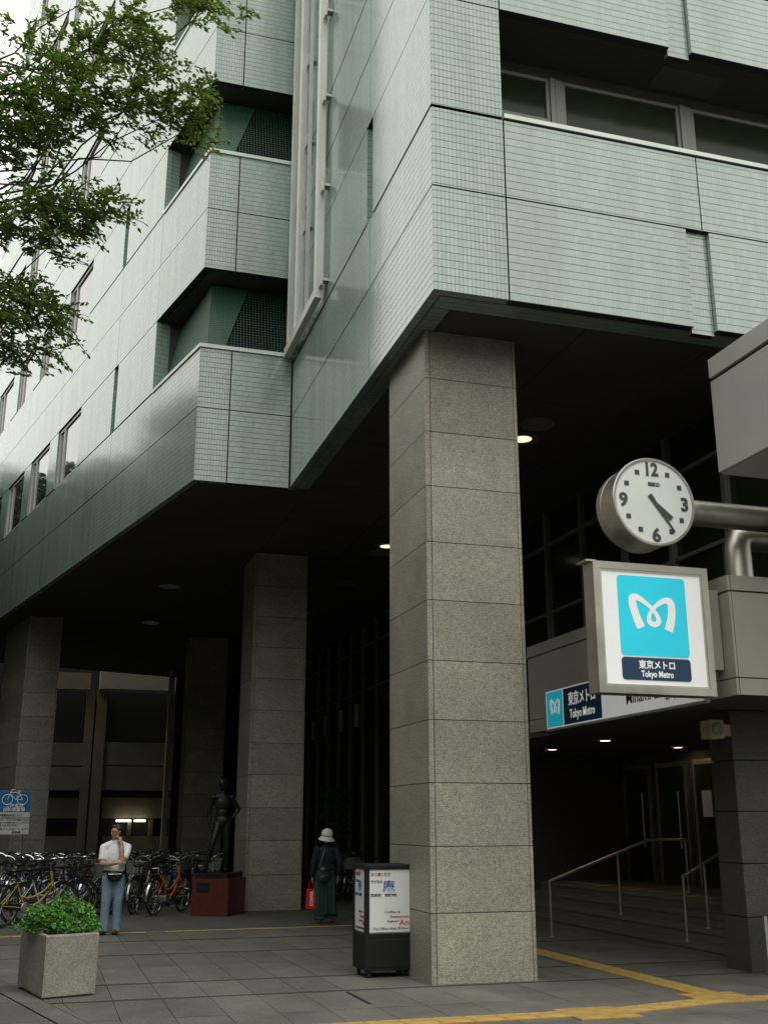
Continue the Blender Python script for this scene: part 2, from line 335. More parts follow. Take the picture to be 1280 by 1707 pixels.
def copy_tree(o, parent=None):
    c = o.copy(); COL.objects.link(c); c.parent = parent
    for ch in list(o.children): copy_tree(ch, c)
    return c

def text_mb(body, size, width=None, bold=0.0, depth=0.004, align='LEFT'):
    """lettering as a mesh in the XZ plane (x right, z up), readable from -Y; origin at left baseline"""
    cu = bpy.data.curves.new('lettering', 'FONT'); cu.body = body; cu.size = size; cu.extrude = depth / 2; cu.offset = bold; cu.resolution_u = 3
    ob = bpy.data.objects.new('lettering', cu); COL.objects.link(ob); bpy.context.view_layer.update()
    dg = bpy.context.evaluated_depsgraph_get(); me = bpy.data.meshes.new_from_object(ob.evaluated_get(dg))
    mb = MB()
    if len(me.vertices):
        xs = [v.co.x for v in me.vertices]; x0, x1 = min(xs), max(xs); k = 1.0 if not width else width / max(1e-6, x1 - x0)
        off = -x0 if align == 'LEFT' else (-(x0 + x1) / 2 if align == 'CENTER' else -x1)
        mb.add([((v.co.x + off) * k, -v.co.z, v.co.y) for v in me.vertices], [tuple(p.vertices) for p in me.polygons])
    bpy.data.objects.remove(ob); bpy.data.curves.remove(cu); bpy.data.meshes.remove(me)
    return mb
def xf(mb, M):
    mb.v = [M @ v for v in mb.v]; return mb
def frame_m(o, ux, uz):
    """matrix taking (x right, y into the wall, z up) to world"""
    ux = Vector(ux).normalized(); uz = Vector(uz).normalized(); uy = uz.cross(ux)
    return Matrix.Translation(Vector(o)) @ Matrix((ux, uy, uz)).transposed().to_4x4()
def letters(body, size, M, mat, parent, width=None, bold=0.0, align='LEFT', depth=0.004):
    mb = text_mb(body, size, width, bold, depth, align)
    if not mb.v: return None
    return xf(mb, M).build('lettering', mat, parent)
def flat_poly(mb, pts, y0, y1):
    """prism of an XZ outline between y0 and y1"""
    n = len(pts)
    return mb.add([(x, y0, z) for x, z in pts] + [(x, y1, z) for x, z in pts], [tuple(range(n)), tuple(range(n, 2 * n))[::-1]] + [(i, n + i, n + (i + 1) % n, (i + 1) % n) for i in range(n)])
def rrect(x0, x1, z0, z1, r, n=5):
    P = []
    for cx, cz, a in ((x1 - r, z1 - r, 0), (x0 + r, z1 - r, 90), (x0 + r, z0 + r, 180), (x1 - r, z0 + r, 270)):
        for k in range(n + 1): t = rad(a + 90 * k / n); P.append((cx + r * math.cos(t), cz + r * math.sin(t)))
    return P[::-1]
def crom(P, n=6):
    out = []
    for i in range(len(P) - 1):
        p0, p1, p2, p3 = P[max(i - 1, 0)], P[i], P[i + 1], P[min(i + 2, len(P) - 1)]
        for k in range(n):
            t = k / n
            out.append(tuple(0.5 * ((2 * b) + (-a + c) * t + (2 * a - 5 * b + 4 * c - d) * t * t + (-a + 3 * b - 3 * c + d) * t ** 3) for a, b, c, d in zip(p0, p1, p2, p3)))
    out.append(tuple(P[-1])); return out
def metro_mark(w_):
    """the looped M of the emblem, as a ribbon of varying width inside a square of side w_ (origin bottom left)"""
    P = [(525, 632, 70), (490, 545, 64), (466, 455, 62), (470, 405, 58), (515, 404, 46), (575, 440, 34), (630, 484, 28), (668, 535, 32), (678, 580, 40), (640, 604, 40), (598, 582, 38), (603, 535, 30), (636, 484, 27), (690, 440, 34), (745, 414, 46), (788, 425, 58), (797, 480, 62), (786, 560, 64), (758, 648, 70)]
    Q = crom(P, 5); mb = MB(); S = w_ / 580.0
    pts = [Vector((x - 346, 508 - y + 325 - 10, 0)) * S for x, y, _ in Q]; ws = [q[2] * S / 2 for q in Q]
    vs = []
    for i, p in enumerate(pts):
        d = (pts[min(i + 1, len(pts) - 1)] - pts[max(i - 1, 0)]).normalized(); nn = Vector((-d.y, d.x, 0))
        a, b = p + nn * ws[i], p - nn * ws[i]
        lift = 0.0004 * (i % 2)
        for yy in (-0.002 - lift, 0.002): vs += [(a.x, yy, a.y), (b.x, yy, b.y)]
    fs = []
    for i in range(len(pts) - 1):
        o, q = 4 * i, 4 * i + 4
        fs += [(o, o + 1, q + 1, q), (o, q, q + 2, o + 2), (o + 1, o + 3, q + 3, q + 1)]
    return mb.add(vs, fs)

# ================================================================== SETTING: ground and paving
A_AZ = rad(14.2); AD = Vector((-math.sin(A_AZ), math.cos(A_AZ))); AN = Vector((-math.cos(A_AZ), -math.sin(A_AZ))); AB = Vector((2.035, 18.70))
def Apt(s, off=0.0): return AB + AD * s - AN * off          # a point on the skewed facade, off metres inside it
def slope(mb):                                                # lay a flat piece on the falling forecourt
    for v in mb.v: v.z += gz(v.y)
    return mb
g = MB(); N = 40
g.add([(-400, -300, gz(-300)), (400, -300, gz(-300)), (400, 400, gz(400)), (-400, 400, gz(400))], [(0, 1, 2, 3)])
for v in g.v: v.z -= 0.06
structure(g, 'ground', 'asphalt')
pv = slope(MB().add([(-14, 2.0, -0.02), (20, 2.0, -0.02), (20, 50, -0.02), (-14, 50, -0.02)], [(0, 1, 2, 3)]))
pave = structure(pv, 'pavement', 'paving_joint')
def cut_left(mb, s_off):
    return mb
EDGE = lambda y: 0.373 + (10.26 - y) * 0.2531 + 0.10          # the kerb line that runs parallel with the skewed facade
ROWS = [7.94, 9.13, 10.33, 11.52, 12.71, 14.19, 15.67, 17.62, 19.50]
WIDE = {11.52, 12.71, 15.67, 17.62, 19.50}
cnt = 0
for j in range(len(ROWS) - 1):
    y0, y1 = ROWS[j], ROWS[j + 1]
    a0 = 0.05 if y0 in WIDE else 0.004; a1 = 0.05 if y1 in WIDE else 0.004
    for i in range(-4, 20):
        x0 = 0.74 + 0.462 * (i - 1); x1 = x0 + 0.462
        xl0, xl1 = EDGE(y0 + a0), EDGE(y1 - a1)
        if x1 < min(xl0, xl1) + 0.02 or x0 > 9.3: continue
        if x0 > 8.25 and y0 > 11: continue
        p = [(max(x0 + 0.003, xl0), y0 + a0), (max(x1 - 0.003, xl0), y0 + a0), (max(x1 - 0.003, xl1), y1 - a1), (max(x0 + 0.003, xl1), y1 - a1)]
        dz = random.uniform(-0.0012, 0.0012)
        slope(MB().prism(p, -0.05, dz)).build('paving_stone', 'granite_paving', pave); cnt += 1
for y in sorted(WIDE)[:4]:
    for k in range(9): slope(MB().box(-0.3 + 0.924 * k + (0 if k else max(0, EDGE(y) + 0.35)), -0.3 + 0.924 * k + 0.92, y - 0.047, y + 0.047, -0.05, -0.003)).build('drain_strip', 'paving_strip', pave)
# plain sheet under the bicycles and round the corner, kerb strip along the skewed edge
slope(MB().prism([(-14, 19.505), (20, 19.505), (20, 49.9), (-14, 49.9)], -0.05, -0.002)).build('asphalt_bay', 'asphalt', pave)
for k in range(14):
    s0, s1 = -2.0 + k * 1.0, -2.0 + k * 1.0 + 0.992
    y0, y1 = 8.0 + k * 0.9, 8.0 + k * 0.9 + 0.893
    slope(MB().prism([(EDGE(y0) - 0.235, y0), (EDGE(y0) - 0.012, y0), (EDGE(y1) - 0.012, y1), (EDGE(y1) - 0.235, y1)], -0.05, 0.003)).build('kerb_stone', 'granite_paving', pave)
for j in range(10):
    y0, y1 = 8.0 + j * 1.25, 8.0 + j * 1.25 + 1.24
    for k in range(2):
        xo = 0.25 + 0.9 * k
        slope(MB().prism([(EDGE(y0) - xo - 0.89, y0), (EDGE(y0) - xo, y0), (EDGE(y1) - xo, y1), (EDGE(y1) - xo - 0.89, y1)], -0.05, -0.004)).build('paving_slab', 'granite_paving', pave)
# manhole cover edge by the advertising box
slope(MB().box(3.02, 3.06, 10.55, 11.40, -0.04, 0.0022)).build('drain_slot', 'black_paint', pave)

# yellow tactile blocks: bars lead, domes warn
def tact_mesh(kind, w_=0.296):
    mb = MB().box(-w_ / 2, w_ / 2, -w_ / 2, w_ / 2, -0.006, 0.004)
    if kind == 'bar':
        for k in range(4):
            y = -0.1125 + 0.075 * k; mb.add([(-0.135, y - 0.014, 0.004), (0.135, y - 0.014, 0.004), (0.135, y + 0.014, 0.004), (-0.135, y + 0.014, 0.004), (-0.13, y - 0.008, 0.009), (0.13, y - 0.008, 0.009), (0.13, y + 0.008, 0.009), (-0.13, y + 0.008, 0.009)], [(4, 5, 6, 7), (0, 1, 5, 4), (1, 2, 6, 5), (2, 3, 7, 6), (3, 0, 4, 7)])
    else:
        for a in range(5):
            for b in range(5): mb.lathe([(0.013, 0.004), (0.011, 0.008), (0.005, 0.009)], (-0.116 + 0.058 * a, -0.116 + 0.058 * b, 0), n=6)
    return mb.mesh('tactile_block', 'yellow_tactile')
TB, TD = tact_mesh('bar'), tact_mesh('dome')
def tact(me, x, y, rz, k=1.0):
    o = bpy.data.objects.new('tactile_block', me); COL.objects.link(o); o.parent = pave; o.location = (x, y, gz(y) + 0.006); o.rotation_euler = (-0.01 * math.cos(rz), 0, rz)
for i in range(9): tact(TB, 1.95 + 0.3 * i, 9.43, 0)
for a in range(2):
    for b in range(2): tact(TD, 4.65 + 0.3 * a, 9.25 + 0.3 * b, 0)
pdir = Vector((0.97, 0.245))
for i in range(4): q = Vector((5.20, 9.49)) + pdir * 0.3 * i; tact(TB, q.x, q.y, math.atan2(pdir.y, pdir.x))
for a in range(2):
    for b in range(2): tact(TD, 6.24 + 0.3 * a, 9.74 + 0.3 * b, 0)
for i in range(8): tact(TB, 6.84 + 0.3 * i, 9.72, 0)
for i in range(17): tact(TB, 6.40 + 0.006 * i, 10.34 + 0.3 * i, math.pi / 2)
# narrow yellow line of slips along the edge of the bicycle bay
for i in range(34):
    if 11 <= i <= 11 or i in (26,): continue
    x0 = -1.6 + 0.30 * i; y0 = 18.93 + 0.062 * (x0 + 0.3)
    if x0 < 0.0 - 1.2 or x0 > 5.9: continue
    slope(MB().add([(x0, y0, 0.004), (x0 + 0.29, y0 + 0.018, 0.004), (x0 + 0.29, y0 + 0.138, 0.004), (x0, y0 + 0.12, 0.004)], [(0, 1, 2, 3)])).build('yellow_slip', 'yellow_line', pave)

# ================================================================== THE OFFICE BUILDING
H = 7.61
bld = thing('office_building', (3.8, 10.62, 0), 'pale green tiled office building raised on granite columns', 'building')
TH = 0.12
def seal(o, z0):
    """dark sealant in the horizontal joints"""
    o.data.materials.append(MATS['joint_dark'])
    for p in o.data.polygons:
        if abs(p.normal.z) > 0.5 and not (p.normal.z < 0 and z0 == 7.61): p.material_index = 1
def wpanel(o, u, n, u0, u1, z0, z1, mat, gap=0.012, zb=0.010, zt=0.010, th=TH, name='wall_panel', proud=None):
    pr = random.uniform(-0.0015, 0.0015) if proud is None else proud
    c = Vector(o) + Vector(u) * ((u0 + u1) / 2) - Vector(n) * (th / 2 - pr)
    o = MB().obox(c, u, n, (u1 - u0) / 2 - gap, th / 2, z0 + zb, z1 - zt).build(name, mat, bld)
    if name == 'wall_panel': seal(o, z0)
    return o
def lpanel(c, u1, n1, l1, u2, n2, l2, z0, z1, mat, gap=0.012, zb=0.010, zt=0.010, th=TH):
    c, u1, n1, u2, n2 = map(Vector, (c, u1, n1, u2, n2))
    # inner corner: c - a*u.. solves offset of both faces by th
    det = n1.x * n2.y - n1.y * n2.x; rx = n1.dot(c) - th; ry = n2.dot(c) - th
    inner = Vector(((rx * n2.y - ry * n1.y) / det, (n1.x * ry - n2.x * rx) / det))
    e1 = c + u1 * (l1 - gap); e2 = c + u2 * (l2 - gap)
    poly = [c, e1, e1 - n1 * th, inner, e2 - n2 * th, e2]
    area = sum(poly[i].x * poly[(i + 1) % 6].y - poly[(i + 1) % 6].x * poly[i].y for i in range(6))
    if area < 0: poly = poly[::-1]
    o = MB().prism([tuple(p) for p in poly], z0 + zb, z1 - zt).build('wall_panel', mat, bld); seal(o, z0)
    return o
# --- tower
TO = (3.8, 10.62); TLu, TLn = (0, 1), (-1, 0); TFu, TFn = (1, 0), (0, -1)
TM = 4.08
def tl(k): return 10.115 + TM * k           # sill of storey k
HV = 0.022
YJ = [2.73, 5.40, 8.03]; XJ = [0.952, 3.69, 6.5, 9.4, 12.3]
rows = [(7.61, 9.0, 'low'), (9.0, 10.115, 'up')]
for k in range(0, 3): rows += [(tl(k), tl(k) + 1.655, 'open'), (tl(k) + 1.655, tl(k) + 2.86, 'low'), (tl(k) + 2.86, tl(k) + TM, 'up')]
for z0, z1, kind in rows:
    zb = HV if kind == 'open' else (0.0 if z0 == 7.61 else 0.010); zt = HV if kind == 'up' else 0.010
    ly = 2.58 if kind == 'open' else YJ[0]
    lpanel(TO, TFu, TFn, XJ[0], TLu, TLn, ly, z0, z1, 'tile_corner', zb=zb, zt=zt)
    # left side
    if kind == 'open':
        wpanel(TO, TLu, TLn, 2.88, YJ[1], z0, z1, 'tile_side', zb=zb, zt=zt, gap=0.006)
        wpanel(TO, TLu, TLn, 2.57, 2.89, z0, z1, 'tile_side', th=0.04, proud=-0.085, gap=0, zb=0, zt=0, name='slot_back')
    else: wpanel(TO, TLu, TLn, YJ[0], YJ[1], z0, z1, 'tile_side', zb=zb, zt=zt, gap=0.006)
    wpanel(TO, TLu, TLn, YJ[1], YJ[2] - 0.0, z0, z1, 'tile_side', zb=zb, zt=zt, gap=0.006)
    # front
    if kind != 'open':
        for i in range(len(XJ) - 1):
            a, b = XJ[i], XJ[i + 1]
            if kind == 'low':
                # a shallow tiled groove runs down beside each upright joint
                gs = [3.455, 3.775]
                if i == 0: b = gs[0]
                if i == 1: a = gs[1]
                if i == 1: wpanel(TO, TFu, TFn, gs[0], gs[1], z0, z1, 'tile_wide', zb=-0.07 if z0 > 8 else -0.05, zt=0.0, th=0.10, proud=-0.07, gap=0.0)
            wpanel(TO, TFu, TFn, a, b, z0, z1, 'tile_wide', zb=zb, zt=zt, gap=0.010)
    else:
        # coping, windows set back, soffit hatch
        MB().box(4.76, 30, 10.60, 10.86, z0 + 0.012, z0 + 0.075).build('coping', 'coping', bld)
        MB().box(4.76, 30, 10.635, 10.70, z0 - 0.021, z0 + 0.0115).build('joint_strip', 'joint_dark', bld)
        WY = 11.50
        xs = [3.98 + 2.035 * i for i in range(5)]
        for i in range(len(xs)):
            x0, x1 = max(4.72, xs[i]), xs[i] + 2.035
            fr = MB(); b = 0.05
            fr.box(x0, x1 - 0.19, WY - 0.06, WY + 0.0, z0 + 0.12, z0 + 0.12 + b).box(x0, x1 - 0.19, WY - 0.06, WY, z1 - 0.26, z1 - 0.21)
            fr.box(x0, x0 + b, WY - 0.062, WY, z0 + 0.125, z1 - 0.215).box(x1 - 0.19 - b, x1 - 0.19, WY - 0.062, WY, z0 + 0.125, z1 - 0.215)
            fr.box(x1 - 0.185, x1 - 0.115, WY - 0.09, WY, z0 + 0.06, z1 - 0.2).box(x1 - 0.10, x1 - 0.005, WY - 0.07, WY, z0 + 0.06, z1 - 0.2)
            if i == 0: fr.box(x0 + b, x1 - 0.19 - b, WY - 0.058, WY, z0 + 0.74, z0 + 0.80)
            w_ = fr.build('window', 'frame_bronze', bld)
            MB().box(x0 + b * 0.5, x1 - 0.19 - b * 0.5, WY - 0.03, WY - 0.015, z0 + 0.13, z1 - 0.22).build('pane', 'pane_dark', w_)
        MB().box(7.35, 8.35, 10.95, 11.40, z1 - 0.014, z1 - 0.0).build('hatch', 'soffit', bld)
# cores behind the panels (floors, dark joints); window storeys are set back
BACK = [(40, 58.0), (-0.9, 44.6)]
def core(name, poly, z0, z1, mat='core_dark'): return MB().prism(poly, z0, z1).build(name, mat, bld)
tfull = [(3.92, 10.74), (40, 10.74), (40, 44), (3.92, 44)]
topen = [(3.92, 10.74), (4.63, 10.74), (4.63, 11.50), (40, 11.50), (40, 44), (3.92, 44)]
for z0, z1, kind in rows:
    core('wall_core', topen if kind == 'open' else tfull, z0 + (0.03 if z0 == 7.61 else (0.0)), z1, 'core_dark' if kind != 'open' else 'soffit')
# --- wing with the skewed facade and its corner bay
WM = 4.226; WS0 = 10.25; WO = 1.65
Bc = tuple(AB); Bfu, Bfn = Vector((1, 0)), Vector((0, -1))
SJ = [2.7, 5.45, 8.35, 11.4, 14.45, 17.5, 20.5, 22.6]
WIN = [(8.35, 10.55), (11.45, 13.60), (14.45, 16.60), (17.5, 19.65), (20.5, 22.0)]
wrows = [(7.61, 9.03, 'low'), (9.03, 10.25, 'up')]
for k in range(0, 7): s_ = WS0 + WM * k; wrows += [(s_, s_ + WO, 'open'), (s_ + WO, s_ + 2.95, 'low'), (s_ + 2.95, s_ + WM, 'up')]
wfull = [tuple(Apt(0.1, TH)), (4.5, 18.82), (4.5, 44.0), tuple(Apt(22.5, TH) + Vector((0, 3.2))), tuple(Apt(22.5, TH))]
wfull[0] = tuple(Vector((Apt(0, TH).x + 0.0, 18.82)))
wopen = [tuple(Apt(2.74, TH)), (4.5, 21.33), (4.5, 44.0), tuple(Apt(22.5, TH) + Vector((0, 3.2))), tuple(Apt(22.5, TH))]
for z0, z1, kind in wrows:
    zb = HV if kind == 'open' else (0.0 if z0 == 7.61 else 0.010); zt = HV if kind == 'up' else 0.010
    core('wall_core', wopen if kind == 'open' else wfull, z0 + (0.03 if z0 == 7.61 else 0), z1)
    near = z0 < 20.5
    if kind != 'open':
        lpanel(AB, Bfu, Bfn, 0.595, AD, AN, SJ[0], z0, z1, 'tile_corner', zb=zb, zt=zt)
        wpanel(AB, Bfu, Bfn, 0.595, 1.755, z0, z1, 'tile_wide', zb=zb, zt=zt)
        for i in range(len(SJ) - 1): wpanel(AB, AD, AN, SJ[i], SJ[i + 1], z0, z1, 'tile_side', zb=zb, zt=zt, gap=0.005)
    else:
        segs = [(2.68, 5.28), (5.58, 8.35), (10.55, 11.45), (13.60, 14.45), (16.60, 17.5), (19.65, 20.5), (22.0, 22.6)]
        for a, b in segs: wpanel(AB, AD, AN, a, b, z0, z1, 'tile_side', zb=zb, zt=zt, gap=0.003)
        for a, b in WIN:
            fr = MB(); u, n = AD, AN
            def bar(s0, s1, za, zb_, d0, d1):
                c = AB + u * ((s0 + s1) / 2) - n * ((d0 + d1) / 2); fr.obox(c, u, n, (s1 - s0) / 2, (d1 - d0) / 2, za, zb_)
            bar(a + 0.01, b - 0.01, z0 + 0.02, z0 + 0.08, 0.045, 0.11); bar(a + 0.01, b - 0.01, z1 - 0.08, z1 - 0.02, 0.045, 0.11)
            bar(a + 0.01, a + 0.09, z0 + 0.082, z1 - 0.082, 0.04, 0.11); bar(b - 0.09, b - 0.01, z0 + 0.082, z1 - 0.082, 0.04, 0.11)
            mid = b - 0.55; bar(mid, mid + 0.07, z0 + 0.083, z1 - 0.083, 0.042, 0.11)
            wn = fr.build('window', 'alu', bld)
            pn = MB(); c0, c1 = AB + u * (a + 0.05) - n * 0.085, AB + u * (b - 0.05) - n * 0.085
            pn.obox((c0 + c1) / 2, u, n, (b - a) / 2 - 0.05, 0.006, z0 + 0.05, z1 - 0.05)
            pn.build('pane', 'pane', wn)
        if near:
            # corner balcony: coping, dark recess, nets hung inside the two openings
            cp = MB(); P0 = Vector((3.79, 18.64)); P1 = AB + Vector((0.0, -0.055)) ; P2 = Apt(2.66, -0.03)
            cp.prism([(2.015, 18.665), (3.785, 18.665), (3.785, 18.92), (2.20, 18.92), tuple(Apt(2.66, 0.2)), tuple(Apt(2.66, -0.022))], z0 - 0.0195, z0 + 0.055)
            cp.build('coping', 'coping', bld)
            nt_ = MB(); zt_ = z1 - 0.06
            f0, f1 = Vector((2.62, 19.10)), Vector((3.90, 19.02))
            nt_.add([(2.52, 18.86, z0 + 0.06), (3.9, 18.86, z0 + 0.06), (3.9, 19.25, zt_), (3.0, 19.25, zt_)], [(0, 1, 2, 3)])
            nt_.build('net', 'net_thin', bld)
            ns = MB(); q0, q1 = Apt(0.18, 0.2), Apt(2.66, 0.2)
            ns.add([(2.50, 18.87, z0 + 0.06), (2.98, 19.26, zt_), (2.25, 19.26, zt_), (q0.x, q0.y, z0 + 0.06)], [(0, 1, 2, 3)])
            ns.add([(q0.x, q0.y, z0 + 0.06), (2.25, 19.26, zt_), (Apt(2.45, 0.5).x, Apt(2.45, 0.5).y, zt_), (q1.x, q1.y, z0 + 0.06)], [(0, 1, 2, 3)])
            ns.build('net', 'net_green', bld)
            ns2 = MB(); r0, r1 = Apt(0.3, 0.26), Apt(2.66, 0.26)
            ns2.add([(r0.x, r0.y, z0 + 0.06), (2.31, 19.32, zt_), (Apt(2.45, 0.56).x, Apt(2.45, 0.56).y, zt_), (r1.x, r1.y, z0 + 0.06)], [(0, 1, 2, 3)])
            ns2.build('net', 'net_green', bld)
            MB().prism([tuple(Apt(2.69, 0.125)), tuple(Apt(2.69, 1.0)), tuple(Apt(2.735, 1.0)), tuple(Apt(2.735, 0.125))], z0 + 0.01, z1).build('jamb_panel', 'tile_side', bld)
# soffit: rear slab and panels with open joints
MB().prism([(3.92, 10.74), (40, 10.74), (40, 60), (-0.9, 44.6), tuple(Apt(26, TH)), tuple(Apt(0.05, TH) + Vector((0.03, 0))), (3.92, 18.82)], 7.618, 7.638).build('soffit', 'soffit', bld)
core('rear_block', [(3.0, 44.01), (40, 44.01), (40, 59.9), (3.0, 46.0)], 7.64, 30)
MB().box(3.925, 14.0, 10.745, 11.03, 7.598, 7.616).build('soffit_edge', 'tile_side', bld)
MB().box(3.925, 4.15, 11.04, 18.6, 7.598, 7.616).build('soffit_edge', 'tile_side', bld)
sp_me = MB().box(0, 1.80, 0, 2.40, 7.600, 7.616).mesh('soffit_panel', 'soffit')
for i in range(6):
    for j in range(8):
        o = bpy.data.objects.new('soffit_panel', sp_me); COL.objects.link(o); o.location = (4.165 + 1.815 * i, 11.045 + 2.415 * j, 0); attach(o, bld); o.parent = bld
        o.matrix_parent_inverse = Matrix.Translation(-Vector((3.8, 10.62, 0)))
# columns
ZJ = [0, .71, 1.401, 2.08, 2.774, 3.447, 4.154, 4.855, 5.552, 6.247, 6.951]
def column(x0, x1, y0, y1, dz, sh=0.0, full=True):
    """granite clad column; sh shears the sides along the skewed facade"""
    zj = [z + dz for z in ZJ] + [7.597]; zj[0] = gz(y0) - 0.05
    ins = 0.028
    def pp(x, y): return (x - sh * (y - y0), y)
    c = MB().prism([pp(x0 + ins, y0 + ins), pp(x1 - ins, y0 + ins), pp(x1 - ins, y1 - ins), pp(x0 + ins, y1 - ins)], zj[0], zj[-1]).build('column', 'joint_dark', bld)
    cs, gp = 0.065, 0.0045
    for k in range(len(zj) - 1):
        za, zb_ = zj[k] + (gp if k else 0), zj[k + 1] - gp
        q = lambda: random.uniform(-0.001, 0.001)
        d = q(); MB().prism([pp(x0 + cs + gp, y0 + d), pp(x1 - 0.045, y0 + d), pp(x1 - 0.045, y0 + ins), pp(x0 + cs + gp, y0 + ins)], za, zb_).build('granite_panel', 'granite_column', c)
        d = q(); MB().prism([pp(x0 + d, y0 + cs + gp), pp(x0 + ins, y0 + cs + gp), pp(x0 + ins, y1), pp(x0 + d, y1)], za, zb_).build('granite_panel', 'granite_column', c)
        MB().prism([pp(x0, y0), pp(x0 + cs - gp, y0), pp(x0 + cs - gp, y0 + ins), pp(x0 + ins, y0 + ins), pp(x0 + ins, y0 + cs - gp), pp(x0, y0 + cs - gp)], za, zb_).build('granite_panel', 'granite_column', c)
        MB().prism([pp(x1 - 0.038, y0), pp(x1, y0), pp(x1, y0 + cs), pp(x1 - ins, y0 + cs), pp(x1 - ins, y0 + ins), pp(x1 - 0.038, y0 + ins)], za, zb_).build('granite_panel', 'granite_column', c)
        d = q(); MB().prism([pp(x1 - ins, y0 + cs + gp), pp(x1 - d, y0 + cs + gp), pp(x1 - d, y1), pp(x1 - ins, y1)], za, zb_).build('granite_panel', 'granite_column', c)
    return c
column(4.03, 5.25, 11.64, 13.13, 0.0)
column(4.07, 5.29, 23.70, 25.19, -0.12)
column(4.10, 5.32, 35.76, 37.25, -0.24)
column(-0.98, -0.03, 33.40, 36.4, -0.22, sh=0.253)
# curtain wall over the station entrance and along the covered way
cw = MB().box(9.10, 9.4, 10.9, 52, 4.2, 7.60).box(9.10, 9.4, 20.5, 52, -1, 4.2).build('glazed_wall', 'pane_dark', bld)
for i in range(26):
    y = 11.3 + 1.5 * i
    MB().box(9.0, 9.099, y, y + 0.09, 4.2 if y < 20.5 else gz(y), 7.60).build('mullion', 'frame_bronze', cw)
for z in (5.55, 6.9): MB().box(9.03, 9.099, 10.9, 50, z, z + 0.06).build('transom', 'frame_bronze', cw)
for i in range(6): MB().box(9.02, 9.098, 33 + 2.0 * i, 33.22 + 2.0 * i, 4.55, 5.25).build('glass_reflection', 'sign_white', cw)  # white slits stand in for bright reflections in the glazing
# dark wall closing the back of the covered way
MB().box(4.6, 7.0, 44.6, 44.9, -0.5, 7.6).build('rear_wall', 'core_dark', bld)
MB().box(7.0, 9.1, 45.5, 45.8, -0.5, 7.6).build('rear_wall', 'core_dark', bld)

# guide frame of the facade hoist in the inner corner
gf = MB().box(3.60, 3.72, 16.02, 18.60, 10.17, 10.34).build('guide_frame', 'alu_white', bld)
MB().box(3.62, 3.74, 16.02, 16.20, 10.345, 24).build('upright', 'alu_white', gf)
for y, wd in ((18.42, 0.10), (18.20, 0.05), (17.62, 0.10), (17.40, 0.04), (16.95, 0.03)):
    MB().box(3.63, 3.70, y, y + wd, 10.345, 24).build('upright', 'alu_white' if wd > 0.05 else 'alu', gf)
for y in (18.05, 17.1): MB().tube([(3.70, y, 10.4), (3.70, y, 24)], 0.035, 8).build('cable_pipe', 'alu', gf)
for k in range(8):
    z = 10.42 + 1.82 * k
    for y in (15.86, 17.25, 18.30):
        b = MB().box(3.66, 3.798, y, y + 0.13, z, z + 0.05).box(3.66, 3.70, y, y + 0.13, z - 0.09, z).box(3.66, 3.70, y, y + 0.13, z + 0.05, z + 0.16); b.build('bracket', 'alu', gf)

# ================================================================== STATION ENTRANCE
can = thing('station_canopy', (7.0, 10.05, 0), 'beige metal canopy over the station entrance steps', 'canopy')
CX, CY0, CY1, CZ0, CZ1 = 7.00, 10.05, 15.46, 2.975, 4.295
MB().box(CX + 0.03, 14, CY0 + 0.03, CY1 - 0.03, CZ0 + 0.03, CZ1 - 0.02).build('canopy_core', 'joint_dark', can)
ys = [CY0, 11.87, 13.66, CY1]
for i in range(3):
    a, b = ys[i] + 0.004, ys[i + 1] - 0.004
    MB().bevbox(CX - 0.012, CX + 0.03, a, b, CZ1 - 0.17, CZ1, 0.004).build('cap_panel', 'panel_beige', can)
    MB().bevbox(CX, CX + 0.03, a, b, CZ0 + 0.19, CZ1 - 0.185, 0.004).build('fascia_panel', 'panel_beige', can)
    MB().bevbox(CX - 0.004, CX + 0.03, a, b, CZ0, CZ0 + 0.178, 0.004).build('edge_panel', 'panel_beige', can)
for i in range(4):
    a, b = CX + 1.6 * i + (0.034 if i == 0 else 0.004), CX + 1.6 * i + 1.596
    MB().bevbox(a, b, CY0 - 0.012, CY0 + 0.03, CZ1 - 0.17, CZ1, 0.004).build('cap_panel', 'panel_beige', can)
    MB().bevbox(a, b, CY0, CY0 + 0.03, CZ0 + 0.19, CZ1 - 0.185, 0.004).build('fascia_panel', 'panel_beige', can)
    MB().bevbox(a, b, CY0 - 0.004, CY0 + 0.03, CZ0, CZ0 + 0.178, 0.004).build('edge_panel', 'panel_beige', can)
MB().box(CX + 0.03, 14, CY0 + 0.031, CY1 - 0.031, CZ0 + 0.004, CZ0 + 0.029).build('canopy_ceiling', 'ceiling_dark', can)
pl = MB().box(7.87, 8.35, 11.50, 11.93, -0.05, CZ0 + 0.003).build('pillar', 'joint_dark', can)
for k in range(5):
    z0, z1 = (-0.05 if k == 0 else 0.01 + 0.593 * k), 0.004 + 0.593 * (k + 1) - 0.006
    MB().box(7.845, 8.375, 11.475, 11.955, z0, z1).build('granite_panel', 'granite_dark', pl)
